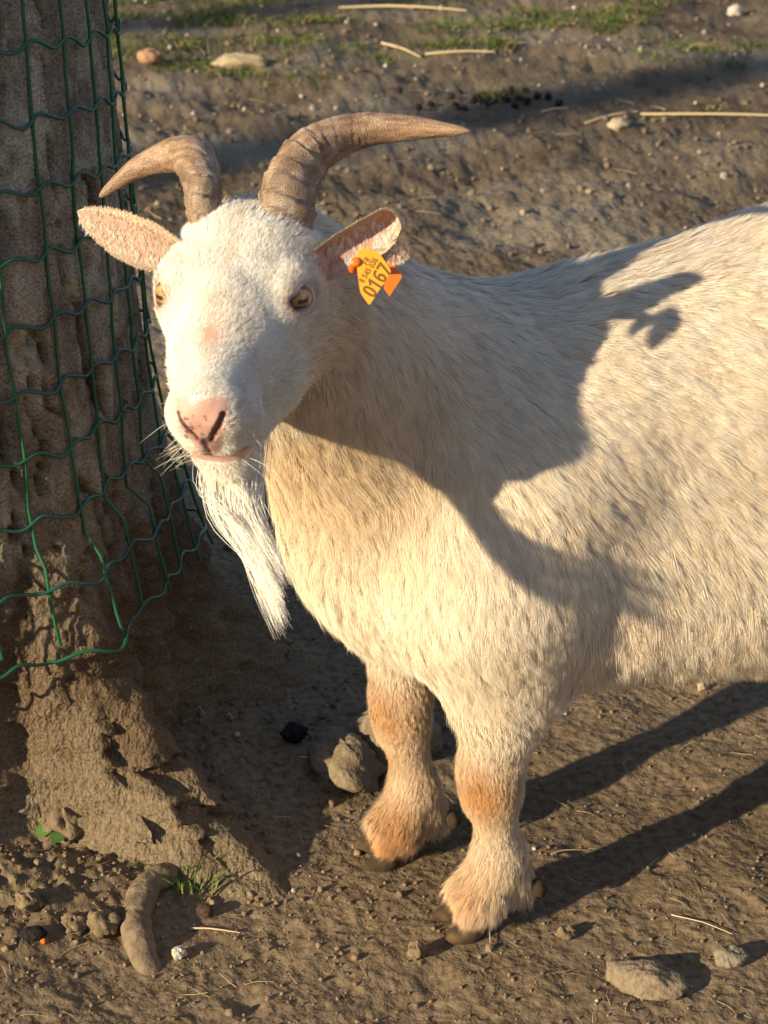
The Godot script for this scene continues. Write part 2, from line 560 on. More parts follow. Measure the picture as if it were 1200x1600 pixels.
func build_bones() -> void:
	var lat := LEFT
	var back := -FWD
	var dn := Vector3.DOWN
	# barrel (slab sided), withers, rump
	bone(W(-.06, .415, 0), W(-.32, .425, 0), .150, .174, .05, back * .55 + dn * .8, .023, CREAM, lat, 1.30)
	bone(W(-.32, .418, 0), W(-.60, .44, 0), .178, .150, .05, back * .6 + dn * .75, .023, CREAM, lat, 1.25)
	for s: float in [1.0, -1.0]:
		bone(W(-.12, .47, .045 * s), W(-.52, .475, .052 * s), .085, .088, .06, back * .8 + dn * .5, .022, CREAM)
		bone(W(-.12, .345, .055 * s), W(-.48, .345, .066 * s), .086, .088, .06, back * .3 + dn * 1.0, .033, CREAM)
	bone(W(-.01, .510, 0), W(-.30, .556, 0), .038, .038, .07, back * 1.0 + dn * .1, .020, WHITE)
	bone(W(-.30, .556, 0), W(-.64, .535, 0), .038, .045, .06, back, .020, WHITE)
	bone(W(-.10, .305, 0), W(-.42, .272, 0), .070, .074, .06, back * .35 + dn, .046, STRAW, lat, .8)
	# chest and neck
	bone(W(.040, .385, 0), W(-.02, .39, 0), .108, .118, .05, dn * 1.0 + back * .25, .026, CREAM, lat, 1.08)
	bone(W(.020, .335, 0), W(-.01, .33, 0), .076, .08, .05, dn + back * .2, .027, CREAM)
	bone(W(.030, .450, 0), H(0, -.050, -.070), .102, .056, .05, dn * .85 + back * .4, .024, STRAW, lat, 1.08)
	bone(W(-.03, .505, 0), H(0, -.032, -.082), .055, .046, .05, back + dn * .3, .021, WHITE)
	bone(W(.058, .42, 0), H(0, -.065, -.055), .072, .040, .05, dn, .026, STRAW)
	# shoulders and fore legs
	for s: float in [1.0, -1.0]:
		var o := -.018 * s                   # the right foot is set a little forward
		bone(W(-.03, .44, .080 * s), W(.018 + o, .36, .092 * s), .070, .063, .06, dn * .9 + back * .35, .022, CREAM)
		bone(W(.018 + o, .36, .092 * s), W(.0 + o, .27, .083 * s), .062, .048, .05, dn + back * .2, .021, CREAM)
		bone(W(.0 + o, .28, .082 * s), W(.004 + o, .16, .071 * s), .043, .0245, .03, dn, .013, CREAM)
		bone(W(.007 + o, .168, .071 * s), W(.006 + o, .142, .070 * s), .0262, .0245, .014, dn, .0055, CREAM)
		bone(W(.002 + o, .14, .070 * s), W(-.006 + o, .072, .066 * s), .0200, .0180, .014, dn, .0065, CREAM)
		bone(W(-.007 + o, .074, .066 * s), W(.010 + o, .036, .064 * s), .0212, .0240, .015, dn + FWD * .35, .016, CREAM)
		bone(W(.010 + o, .032, .052 * s), W(.021 + o, .029, .0485 * s), .0170, .0130, .010, dn * 1.0 + FWD * .8 - LEFT * (.3 * s), .0235, CREAM)
		bone(W(.010 + o, .032, .076 * s), W(.021 + o, .029, .0800 * s), .0170, .0130, .010, dn * 1.0 + FWD * .8 + LEFT * (.3 * s), .0235, CREAM)
		bone(W(-.022 + o, .050, .065 * s), W(-.027 + o, .034, .065 * s), .015, .013, .012, dn + back * .4, .018, STRAW)
		# hind legs: thigh, gaskin, hock, shank, foot
		bone(W(-0.545, .42, .075 * s), W(-0.505, .30, .10 * s), .105, .080, .05, dn + back * .4, .028, CREAM)
		bone(W(-0.505, .30, .10 * s), W(-0.605, .185, .09 * s), .070, .032, .04, dn + back * .2, .024, CREAM)
		bone(W(-0.610, .195, .09 * s), W(-0.605, .06, .085 * s), .029, .022, .02, dn, .013, CREAM)
		bone(W(-0.605, .062, .085 * s), W(-0.580, .026, .085 * s), .024, .029, .02, dn + FWD * .4, .022, CREAM)
	bone(W(-0.710, .53, 0), W(-0.775, .575, 0), .022, .014, .03, back + dn * .6, .04, WHITE)
	# head
	var up := -HM
	hbone(H(0, -.012, -.040), H(0, -.008, .015), .047, .045, .03, up, .0065, WHITE)
	hbone(H(0, .014, -.035), H(0, .011, .03), .033, .029, .03, up, .0065, WHITE)
	hbone(H(-.012, .016, -.050), H(.012, .016, -.050), .030, .030, .025, up + HU * .3, .010, WHITE)
	hbone(H(0, -.010, .03), H(0, -.006, .103), .039, .0290, .03, up, .0045, WHITE)
	hbone(H(0, .014, .03), H(0, .012, .116), .024, .0175, .02, up, .0045, WHITE)
	hbone(H(0, -.054, -.02), H(0, -.050, .06), .037, .029, .03, up * .5 + HU * -.9, .014, CREAM)
	hbone(H(0, -.050, .06), H(0, -.050, .100), .028, .0210, .02, up + HU * -.4, .006, WHITE)
	for s: float in [1.0, -1.0]:
		hbone(H(.027 * s, -.046, -.025), H(.026 * s, -.043, .03), .035, .024, .025, up * .6 + HU * -.9, .017, CREAM)
		hbone(H(.0405 * s, .015, -.006), H(.0400 * s, .013, .011), .0192, .0182, .018, up + HL * s * .3, .0045, WHITE)
		hbone(H(.034 * s, .004, -.040), H(.036 * s, .004, -.018), .0250, .0240, .03, up, .0075, WHITE)
		hbone(H(.016 * s, .026, -.036), H(.020 * s, .026, -.004), .0210, .0170, .014, up, .0065, WHITE)
		hbone(H(.0455 * s, .031, -.004), H(.0430 * s, .031, .011), .0060, .0054, .010, up + HL * s * .4, .0045, WHITE)
		hbone(H(.0200 * s, -.014, .105), H(.0150 * s, -.003, .119), .0152, .0120, .014, up, .004, WHITE)        # sides of the muzzle
		hbone(H(.0200 * s, -.025, .102), H(.0090 * s, -.027, .119), .0140, .0115, .010, up, .004, WHITE)        # upper lip
		hbone(H(.0140 * s, .013, .117), H(.0105 * s, .006, .1275), .0094, .0082, .006, up, .0035, WHITE)       # wings of the nose
	hbone(H(0, .010, .121), H(0, -.018, .1265), .0105, .0085, .008, up, .0035, WHITE)
	hbone(H(-.014, -.044, .105), H(.014, -.044, .105), .0125, .0125, .006, HU * -1.0 + up * .3, .005, WHITE)  # lower lip and chin
	hbone(H(-.006, -.064, .094), H(.006, -.068, .103), .0185, .0170, .012, HU * -1.0, .008, WHITE)
	# cuts: the eye openings come first
	for s: float in [1.0, -1.0]:
		var ax := eye_axis(s)
		var e := eye_at(s) + ax * .0135 * HS
		var along := (HM * .60 - HL * (.76 * s) + HU * .08).normalized()
		hcut(e - along * .0066, e + along * .0084, .0040, .0018)
	for s: float in [1.0, -1.0]:
		groove([[.0050 * s, -.0125], [.0075 * s, -.0060], [.0105 * s, -.0005], [.0140 * s, .0055], [.0172 * s, .0115]], [.0012, .0020, .0027, .0027, .0020] if s > 0 else [.0010, .0014, .0018, .0018, .0014], .0008)
		groove([[0.0, -.0340], [.008 * s, -.0342], [.0150 * s, -.0350], [.0215 * s, -.0370], [.0270 * s, -.0400]], [.0022, .0022, .0022, .0022, .0022], .0004)
		hcut(H(.0270 * s, -.040, .108), H(.0345 * s, -.049, .078), .0030, .003)
	groove([[0.0, -.0125], [0.0, -.020], [0.0, -.029]], [.0013, .0014, .0016], .0002)

func groove(at: Array, radii: Array, deep: float) -> void:
	# a furrow along the front of the muzzle: each (left, up) is brought onto the skin
	var list := PackedInt32Array(range(A.size()))
	var pts := PackedVector3Array()
	for q in at:
		var m := 0.165
		while m > 0.08 and field(H(q[0], q[1], m), list, PackedInt32Array()) > 0.0: m -= 0.0004
		pts.append(H(q[0], q[1], m - deep))
	for i in pts.size() - 1: hcut(pts[i], pts[i + 1], (radii[i] + radii[i + 1]) * 0.5, .0013)

func hbone(a: Vector3, b: Vector3, r1: float, r2: float, k: float, flow: Vector3, fur: float, tint: Color) -> void:
	bone(a, b, r1 * HS, r2 * HS, k * HS, flow, fur, tint)

func hcut(a: Vector3, b: Vector3, r: float, k: float) -> void:
	cut(a, b, r * HS, k * HS)

func build_body() -> void:
	build_bones()
	var t0 := Time.get_ticks_msec()
	var lo := Vector3(9, 9, 9)
	var hi := -lo
	# the trunk and legs on a grid along the body, the head and muzzle on finer ones along the head
	var axes := Basis(FWD, Vector3.UP, FWD.cross(Vector3.UP))
	var c0 := GOAT + axes * Vector3(-.83, -.01, -.23)
	mesh_field(c0, axes, .0065, 184, 112, 72, 0)
	print("body ", BV.size(), " ", Time.get_ticks_msec() - t0)
	var ha := Basis(HL, HU, HM)
	mesh_field(HO + ha * Vector3(-.12, -.145, -.09), ha, .0023, 104, 112, 80, 1)
	print("head ", BV.size(), " ", Time.get_ticks_msec() - t0)
	mesh_field(HO + ha * Vector3(-.05, -.085, .074), ha, .00125, 80, 104, 56, 2)
	print("muzzle ", BV.size(), " ", Time.get_ticks_msec() - t0)

# ------------------------------------------------------------------ hair: small tufts laid along the skin
const CLASSES := [0.030, 0.013, 0.0065]
var fur_at := []       # per class and variant: the places of the tufts and their colours
var fur_color := []
const VARIANTS := 4

func tuft_mesh(sd: int, hairs: int, length: float, spread: float, width: float, lift: float, clump: float) -> ArrayMesh:
	var r := RandomNumberGenerator.new()
	r.seed = sd
	var v := PackedVector3Array()
	var n := PackedVector3Array()
	var c := PackedColorArray()
	var ix := PackedInt32Array()
	var aim := Vector3(r.randf_range(-.15, .15), 0, 1)
	for i in hairs:
		var a := r.randf() * TAU
		var q := sqrt(r.randf()) * spread
		var root := Vector3(cos(a) * q, -0.0008, sin(a) * q)
		var L := length * r.randf_range(0.6, 1.12)
		var stray := 2.6 if r.randf() < 0.07 else 1.0
		var end := Vector3(aim.x * L + root.x * (1.0 - clump) + r.randfn(0, 0.05) * L * stray, L * lift * r.randf_range(0.75, 1.3) * (1.0 + 0.5 * (stray - 1.0)), L * 0.97 + root.z * 0.5)
		var mid := root.lerp(end, 0.5) + Vector3(r.randfn(0, 0.03) * L, L * lift * 0.42, 0)
		var roll := r.randf_range(-0.6, 0.6)
		var light := r.randf_range(0.92, 1.06) if r.randf() < 0.75 else r.randf_range(0.68, 0.88)
		var warm := clampf((1.0 - light) * 1.2, 0.0, 0.4)
		var tone := Color(light, light * (1.0 - 0.10 * warm), light * (1.0 - 0.45 * warm))
		var segs := 3 if length > 0.01 else 2
		var first := v.size()
		for s in segs + 1:
			var t := float(s) / segs
			var p := root * (1 - t) * (1 - t) + mid * 2.0 * t * (1 - t) + end * t * t
			var d := ((mid - root) * (1 - t) + (end - mid) * t).normalized()
			var side := d.cross(Vector3.UP).normalized().rotated(d, roll)
			var up := side.cross(d)
			var w := width * (1.0 - 0.72 * t * sqrt(t))
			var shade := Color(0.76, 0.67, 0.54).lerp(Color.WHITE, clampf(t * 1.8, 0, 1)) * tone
			if s == segs:
				v.append(p); n.append((up + d * 0.1).normalized()); c.append(shade)
			else:
				v.append(p - side * w * 0.5); n.append((up * 0.85 - side * 0.52).normalized()); c.append(shade)
				v.append(p + side * w * 0.5); n.append((up * 0.85 + side * 0.52).normalized()); c.append(shade)
		for s in segs:
			var o := first + s * 2
			if s == segs - 1: ix.append_array(PackedInt32Array([o, o + 2, o + 1]))
			else: ix.append_array(PackedInt32Array([o, o + 2, o + 1, o + 1, o + 2, o + 3]))
	return arrays_mesh(v, n, c, ix)

func scatter_fur(v: PackedVector3Array, n: PackedVector3Array, ix: PackedInt32Array, flow: PackedVector3Array, lens: PackedFloat32Array, tint: PackedColorArray, dens: PackedFloat32Array, thick := 1.0) -> void:
	if fur_at.is_empty():
		for k in CLASSES.size() * VARIANTS:
			fur_at.append([])
			fur_color.append(PackedColorArray())
	var swirl := noise(301, 13.0, 2)
	var locks := noise(302, 75.0, 2)
	var tone := noise(303, 42.0, 3)
	for t in range(0, ix.size(), 3):
		var a := ix[t]; var b := ix[t + 1]; var c := ix[t + 2]
		var ln := (lens[a] + lens[b] + lens[c]) / 3.0
		if ln < 0.002 or lens[a] < 0.001 or lens[b] < 0.001 or lens[c] < 0.001: continue
		var area := (v[b] - v[a]).cross(v[c] - v[a]).length() * 0.5
		var gap := 0.0006 + ln * 0.115
		var count := area / (gap * gap) * thick * (dens[a] + dens[b] + dens[c]) / 3.0
		var whole := int(count)
		if rng.randf() < count - whole: whole += 1
		for i in whole:
			var s := sqrt(rng.randf())
			var f := rng.randf()
			var wa := 1.0 - s; var wb := s * (1.0 - f); var wc := s * f
			var p := v[a] * wa + v[b] * wb + v[c] * wc
			var y := (n[a] * wa + n[b] * wb + n[c] * wc).normalized()
			var z := flow[a] * wa + flow[b] * wb + flow[c] * wc
			z -= y * z.dot(y)
			if z.length_squared() < 0.003: z = y.cross(Vector3(0.3, 0.1, 0.9))
			z = z.normalized()
			var pz := p - z * (p.dot(z) * 0.82)
			var turn := swirl.get_noise_3dv(p) * 0.5 + locks.get_noise_3dv(pz) * 0.32 + rng.randfn(0, 0.10)
			z = z.rotated(y, turn)
			# hair parts into locks: some lie flatter, some stand
			var tip := locks.get_noise_3dv(pz + Vector3(3, 1, 2)) * 0.13 + rng.randfn(0, 0.05)
			var x := y.cross(z)
			z = z.rotated(x, -tip)
			y = z.cross(x)
			var k := 0 if ln > 0.0185 else 1 if ln > 0.0088 else 2
			var size: float = ln / CLASSES[k] * rng.randf_range(0.75, 1.18)
			var slot := k * VARIANTS + rng.randi() % VARIANTS
			fur_at[slot].append(Transform3D(Basis(x * size, y * size, z * size), p - GOAT))
			var col := tint[a] * wa + tint[b] * wb + tint[c] * wc
			var streak := tone.get_noise_3dv(pz * 2.2)
			var br := 1.0 + 0.10 * tone.get_noise_3dv(p) - 0.17 * smoothstep(0.15, 0.55, streak) + 0.05 * smoothstep(0.0, -0.4, streak) + rng.randfn(0, 0.035)
			var yl := 1.0 - 0.10 * clampf(tone.get_noise_3dv(p + Vector3(5, 5, 5)) + 0.2, 0, 1)
			fur_color[slot].append(Color(minf(col.r * br, 0.95), minf(col.g * br * (0.5 + 0.5 * yl), 0.93), minf(col.b * br * yl, 0.90)))

func plant_fur(goat: Node3D, mat: Material) -> void:
	var total := 0
	for k in CLASSES.size():
		for q in VARIANTS:
			var slot := k * VARIANTS + q
			var places: Array = fur_at[slot]
			if places.is_empty(): continue
			var L: float = CLASSES[k]
			var mm := MultiMesh.new()
			mm.transform_format = MultiMesh.TRANSFORM_3D
			mm.use_colors = true
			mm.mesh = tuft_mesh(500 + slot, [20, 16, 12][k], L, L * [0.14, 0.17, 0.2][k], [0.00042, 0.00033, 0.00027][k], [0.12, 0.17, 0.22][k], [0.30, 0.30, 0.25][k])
			mm.instance_count = places.size()
			for i in places.size():
				mm.set_instance_transform(i, places[i])
				mm.set_instance_color(i, fur_color[slot][i])
			total += places.size()
			var o := MultiMeshInstance3D.new()
			o.name = numbered("fur", goat)
			o.multimesh = mm
			o.material_override = mat
			o.set_meta("kind", "stuff")
			goat.add_child(o, true)
	print("tufts ", total)

# ------------------------------------------------------------------ horns, ears, eyes, hooves, beard, ear tag
func horn(pts: Array, radii: Array, depths: Array, goat: Node3D, mat: Material, label: String) -> void:
	var rows := 300
	var sides := 36
	var v := PackedVector3Array()
	var c := PackedColorArray()
	var rg := noise(61, 60.0, 3)
	var len := 0.0
	for i in rows:
		var t := float(i) / (rows - 1)
		var tt := t if t < 0.97 else t
		var p := spline(pts, tt)
		var d := (spline(pts, minf(tt + 0.01, 1)) - spline(pts, maxf(tt - 0.01, 0))).normalized()
		if i: len += p.distance_to(spline(pts, float(i - 1) / (rows - 1)))
		var s := d.cross(Vector3(0.1, -0.3, 1)).normalized()
		var q := s.cross(d)
		var r := lerp_list(radii, tt) * HS
		var e := lerp_list(depths, tt) * HS
		if t > 0.96:
			var w := sqrt(maxf(1.0 - pow((t - 0.96) / 0.04, 2), 0.0004))
			r *= w; e *= w
		for k in sides:
			var a := TAU * k / sides
			var along := len + 0.004 * sin(a + 1.0) + rg.get_noise_2d(len * 0.4, cos(a) * 0.1) * 0.003
			# growth rings: each swells slowly and steps down, weaker towards the tip
			var ph := fposmod(along / 0.0105 + rg.get_noise_1d(along * 0.35) * 0.9, 1.0)
			var ring := (ph * 0.7 - 0.2 - smoothstep(0.80, 1.0, ph) * 0.8) * 0.30 * clampf(1.2 - t * 1.5, 0.0, 1.0) * (0.75 + 0.5 * rg.get_noise_1d(along * 3.0 + 50.0))
			var fine := rg.get_noise_3d(p.x + cos(a) * 0.02, p.y + sin(a) * 0.02, p.z)
			var rr := 1.0 + ring + fine * 0.03
			var keel := 1.0 + 0.10 * pow(maxf(cos(a - 2.2), 0.0), 6)
			v.append(p + (s * cos(a) * r + q * sin(a) * e) * rr * keel)
			var groove := smoothstep(0.82, 0.95, ph) * clampf(1.2 - t * 1.5, 0, 1)
			var streak := rg.get_noise_3d(cos(a) * 0.08, sin(a) * 0.08, along * 0.6)
			var col := Color(0.34, 0.235, 0.145).lerp(Color(0.42, 0.255, 0.145), clampf(t * 1.6 - 0.3, 0, 1))
			col = col.lerp(Color(0.60, 0.52, 0.41), clampf(fine * 1.3 + streak * 1.2 - 0.05, 0, 0.8) * (1.0 - t * 0.6))
			col = col.lerp(Color(0.14, 0.09, 0.06), clampf(-streak * 1.5 - fine * 0.7, 0, 0.65))
			col = col.lerp(Color(0.42, 0.35, 0.26), groove * 0.6)
			if t > 0.9: col = col.lerp(Color(0.34, 0.24, 0.15), (t - 0.9) * 8.0)
			c.append(col)
	var ix := grid_faces(rows, sides, true)
	var o := put("horn", arrays_mesh(v, normals_of(v, ix), c, ix), mat, goat, -GOAT)
	o.set_meta("label", label)

# a leaf of skin: pts its mid-line, wide its half widths, side the way across it, open the way the hollow faces
var EV := PackedVector3Array()
var EI := PackedInt32Array()
var EC := PackedColorArray()
var EF := PackedVector3Array()
var EL := PackedFloat32Array()
var ET := PackedColorArray()
var ED := PackedFloat32Array()

func ear_leaf(pts: Array, wide: Array, side0: Vector3, side1: Vector3, open: Vector3, hollow: Array, in_len: float, curl := 0.0) -> void:
	var rows := 34
	var half := 15
	pts = XS(pts)
	var first := EV.size()
	var thick := 0.0013
	for i in rows:
		var t := float(i) / (rows - 1)
		var p := spline(pts, t)
		var d := (spline(pts, minf(t + 0.02, 1)) - spline(pts, maxf(t - 0.02, 0))).normalized()
		var s := side0.lerp(side1, t)
		s = (s - d * s.dot(d)).normalized()
		var o := (open - d * open.dot(d) - s * open.dot(s)).normalized()
		var w := lerp_list(wide, t) * HS
		if t > 0.9: w *= sqrt(maxf(1.0 - pow((t - 0.9) / 0.1, 2), 0.002))
		var hol := lerp_list(hollow, t) * w
		for k in half * 2:
			var front := k < half
			var u := (-1.0 + 2.0 * k / (half - 1)) if front else (1.0 - 2.0 * (k - half) / (half - 1))
			var e := thick * sqrt(maxf(1.0 - u * u * 0.98, 0.0)) * (1.0 if front else -1.0)
			var roll := u * u * hol
			EV.append(p + s * (u * w * (1.0 - 0.15 * hol / maxf(w, 0.001) * u * u)) + o * (roll - hol * 0.7 + e) + o * curl * t * t * 0.02)
			var au := absf(u)
			var pink := Color(0.46, 0.245, 0.17)
			EC.append(Color(0.70, 0.56, 0.42) if not front else pink.lerp(Color(0.74, 0.58, 0.44), smoothstep(0.45, 0.95, au)))
			if front:
				EF.append((d * -0.15 - s * 0.9 + o * 0.35).normalized() if au < 0.75 else (d + s * u * 0.8).normalized())
				EL.append((absf(in_len) if au < 0.62 else 0.0024) * (0.0 if t > 0.965 else 1.0 if t > 0.06 else 0.6))
				ET.append(Color(0.90, 0.85, 0.78) if au < 0.62 else Color(0.76, 0.61, 0.44))
				ED.append(lerpf(0.24, 1.0, smoothstep(0.50, 0.9, au)))
			else:
				EF.append((d + s * u * 0.5).normalized())
				EL.append(0.0028 if t < 0.965 else 0.0)
				ET.append(Color(0.72, 0.58, 0.42))
				ED.append(1.0)
	var ix := grid_faces(rows, half * 2, true)
	for k in ix.size(): EI.append(ix[k] + first)

func finish_ear(goat: Node3D, mat: Material, label: String) -> void:
	var n := normals_of(EV, EI)
	# the faces must look outwards: the back of the leaf away from its front
	var o := put("ear", arrays_mesh(EV, n, EC, EI), mat, goat, -GOAT)
	o.set_meta("label", label)
	scatter_fur(EV, n, EI, EF, EL, ET, ED, 1.0)
	EV = PackedVector3Array(); EI = PackedInt32Array(); EC = PackedColorArray(); EF = PackedVector3Array()
	EL = PackedFloat32Array(); ET = PackedColorArray(); ED = PackedFloat32Array()

func eye(s: float, goat: Node3D, mat: Material) -> void:
	var ctr := eye_at(s)
	var ax := eye_axis(s)
	var along := (HM * .60 - HL * (.76 * s) + HU * .14)
	along = (along - ax * along.dot(ax)).normalized()
	var up := ax.cross(along)
	if up.dot(HU) < 0: up = -up
	var r := 0.0138 * HS
	var v := PackedVector3Array()
	var n := PackedVector3Array()
	var c := PackedColorArray()
	var rings := 72
	var sides := 96
	for i in rings + 1:
		var th := PI * 0.75 * i / rings
		for k in sides:
			var a := TAU * k / sides
			var d := ax * cos(th) + (along * cos(a) + up * sin(a)) * sin(th)
			v.append(ctr + d * r * (1.0 + 0.06 * exp(-th * th / 0.2)))
			n.append(d)
			var x := d.dot(along)
			var y := d.dot(up)
			var rad := sqrt(x * x + y * y)
			var col := Color(0.34, 0.18, 0.045).lerp(Color(0.46, 0.29, 0.085), smoothstep(0.2, 0.5, rad))
			col = col * (0.85 + 0.3 * n3.get_noise_2d(a * 0.03, rad * 0.01))
			col = col.lerp(Color(0.10, 0.04, 0.02), smoothstep(0.55, 0.68, rad))
			if th > 1.0: col = Color(0.10, 0.05, 0.035)
			var slit := maxf(absf(x) - 0.30, absf(y) - 0.105 - 0.02 * x)
			col = Color(0.008, 0.008, 0.012).lerp(col, smoothstep(-0.015, 0.02, slit))
			c.append(col)
	var ix := grid_faces(rings + 1, sides, true)
	if normals_of(v, ix)[sides * 20].dot(n[sides * 20]) < 0: ix = grid_faces(rings + 1, sides, true, true)
	put("eye", arrays_mesh(v, n, c, ix), mat, goat, -GOAT)

func claw(at: Vector3, dir: Vector3, size: Vector3, goat: Node3D, mat: Material, called := "hoof") -> void:
	var side := Vector3.UP.cross(dir).normalized()
	var v := PackedVector3Array()
	var c := PackedColorArray()
	var rows := 14
	var cols := 22
	for i in rows + 1:
		var th := PI * i / rows
		for k in cols:
			var a := TAU * k / cols
			var d := Vector3(sin(th) * cos(a), cos(th), sin(th) * sin(a))
			var f := d.z                        # towards the toe
			var p := Vector3(d.x * size.x * (1.0 - 0.35 * maxf(f, 0)), maxf(d.y, -0.62) * size.y * (1.0 - 0.35 * maxf(f, 0)), d.z * size.z)
			p *= 1.0 + 0.05 * n2.get_noise_3d(p.x * 8 + at.x, p.y * 8, p.z * 8 + at.z)
			var w := at + side * p.x + Vector3.UP * (p.y + size.y * 0.62) + dir * p.z
			v.append(w)
			var nn := 0.5 + 0.5 * n2.get_noise_3dv(w * 3.0)
			c.append(Color(0.075, 0.052, 0.034).lerp(Color(0.23, 0.145, 0.06), smoothstep(0.40, 0.75, nn) * (0.4 + 0.6 * maxf(f, 0))))
	var ix := grid_faces(rows + 1, cols, true)
	put(called, arrays_mesh(v, normals_of(v, ix), c, ix), mat, goat, -GOAT)

func strand(v: PackedVector3Array, n: PackedVector3Array, c: PackedColorArray, ix: PackedInt32Array, pts: Array, width: float, col: Color, face_to: Vector3, segs := 10) -> void:
	var first := v.size()
	for i in segs + 1:
		var t := float(i) / segs
		var p := spline(pts, t)
		var d := (spline(pts, minf(t + 0.05, 1)) - spline(pts, maxf(t - 0.05, 0))).normalized()
		var s := d.cross(face_to).normalized()
		var up := s.cross(d)
		var w := width * (1.0 - 0.8 * t * t)
		v.append(p - s * w * 0.5); n.append((up * 0.8 - s * 0.6).normalized()); c.append(col)
		v.append(p + s * w * 0.5); n.append((up * 0.8 + s * 0.6).normalized()); c.append(col)
	for i in segs:
		var o := first + i * 2
		ix.append_array(PackedInt32Array([o, o + 2, o + 1, o + 1, o + 2, o + 3]))

func build_beard(goat: Node3D, mat: Material) -> void:
	var v := PackedVector3Array()
	var n := PackedVector3Array()
	var c := PackedColorArray()
	var ix := PackedInt32Array()
	# locks hang from the chin and gather into two long points; ends in world coordinates
	var locks := []
	for i in 26:
		var f := i / 25.0
		var root := H(lerpf(-.017, .019, f) + rng.randfn(0, .003), -.077 + rng.randf() * .006, rng.randf_range(.035, .106))
		var goal := X(Vector3(-0.0790, 0.392, 0.300) if f > 0.35 else Vector3(-0.0860, 0.418, 0.306))
		goal += Vector3(rng.randfn(0, .004), rng.randf_range(-.012, .030), rng.randfn(0, .004))
		if rng.randf() < 0.3: goal = goal.lerp(root, 0.30)
		locks.append([root, goal, rng.randf_range(-1, 1)])
	for i in 1050:
		var q: Array = locks[rng.randi() % locks.size()]
		var a: Vector3 = q[0]
		var b: Vector3 = q[1]
		var r := a + HL * rng.randfn(0, .0038) + HM * rng.randfn(0, .005) + HU * rng.randf_range(0, .004)
		var fall := rng.randf_range(0.80, 1.02)
		var e := a.lerp(b, fall) + Vector3(rng.randfn(0, .0024), 0, rng.randfn(0, .0024)) * (1.75 - fall)
		var m1 := r.lerp(e, 0.33) + Vector3(-0.008 * (1.0 - (r.x + 0.12) * 10.0) + rng.randfn(0, .0015), -0.006, 0.003)
		var m2 := r.lerp(e, 0.68) + Vector3(-0.006 + q[2] * 0.002 + rng.randfn(0, .0013), -0.004, 0.0)
		var br := rng.randf_range(0.85, 1.05)
		strand(v, n, c, ix, [r, m1, m2, e], 0.00036, Color(0.88 * br, 0.81 * br, 0.66 * br), Vector3(rng.randfn(0, .35), 0.25, 1).normalized())
	# whiskers and lashes: a few stiff hairs
	for i in 46:
		var s := 1.0 if rng.randf() < 0.5 else -1.0
		var r := H(s * rng.randf_range(.014, .026), rng.randf_range(-.055, -.012), rng.randf_range(.085, .115))
		var d := (HL * s * rng.randf_range(.5, 1) + HU * rng.randf_range(-.8, .1) + HM * rng.randf_range(-.1, .5)).normalized()
		var L := rng.randf_range(.012, .034)
		strand(v, n, c, ix, [r, r + d * L * .5 + HU * .001, r + d * L + Vector3(0, -.002, 0)], 0.00026, Color(0.85, 0.8, 0.7), Vector3(0, .3, 1), 4)
	var o := put("beard", arrays_mesh(v, n, c, ix), mat, goat, -GOAT)
	o.set_meta("label", "long white beard hanging in two pointed locks")

func prism(outline: PackedVector2Array, depth: float, bevel := 0.0003) -> ArrayMesh:
	# a flat plate with slightly rounded rim, in its own xy plane, centred on z = 0
	var st := SurfaceTool.new()
	st.begin(Mesh.PRIMITIVE_TRIANGLES)
	var tris := Geometry2D.triangulate_polygon(outline)
	var inner: PackedVector2Array = Geometry2D.offset_polygon(outline, -bevel, Geometry2D.JOIN_MITER)[0]
	st.set_smooth_group(-1)
	tris = Geometry2D.triangulate_polygon(inner)
	for sgn in [1.0, -1.0]:
		for t in range(0, tris.size(), 3):
			var a := inner[tris[t]]; var b := inner[tris[t + 1]]; var c := inner[tris[t + 2]]
			var cw := (b - a).cross(c - a) < 0
			if cw != (sgn > 0):
				var e := b; b = c; c = e
			for q in [a, b, c]: st.add_vertex(Vector3(q.x, q.y, depth * 0.5 * sgn))
	var n := outline.size()
	if inner.size() == n:
		# match the two outlines vertex by vertex
		var off := 0
		var best := 9.0
		for i in n:
			var d := inner[i].distance_to(outline[0])
			if d < best: best = d; off = i
		var step := 1 if inner[(off + 1) % n].distance_to(outline[1]) < inner[(off + n - 1) % n].distance_to(outline[1]) else n - 1
		var order := PackedInt32Array()
		for i in n: order.append((off + i * step) % n)
		for i in n:
			var j := (i + 1) % n
			var loop := [Vector3(inner[order[i]].x, inner[order[i]].y, depth * .5), Vector3(inner[order[j]].x, inner[order[j]].y, depth * .5), Vector3(outline[i].x, outline[i].y, depth * .5 - bevel), Vector3(outline[j].x, outline[j].y, depth * .5 - bevel),
				Vector3(outline[i].x, outline[i].y, -depth * .5 + bevel), Vector3(outline[j].x, outline[j].y, -depth * .5 + bevel), Vector3(inner[order[i]].x, inner[order[i]].y, -depth * .5), Vector3(inner[order[j]].x, inner[order[j]].y, -depth * .5)]
			for k in 3:
				var quad := [loop[k * 2], loop[k * 2 + 1], loop[k * 2 + 3], loop[k * 2 + 2]]
				for q in [0, 1, 2, 0, 2, 3]: st.add_vertex(quad[q])
	st.generate_normals()
	return st.commit()

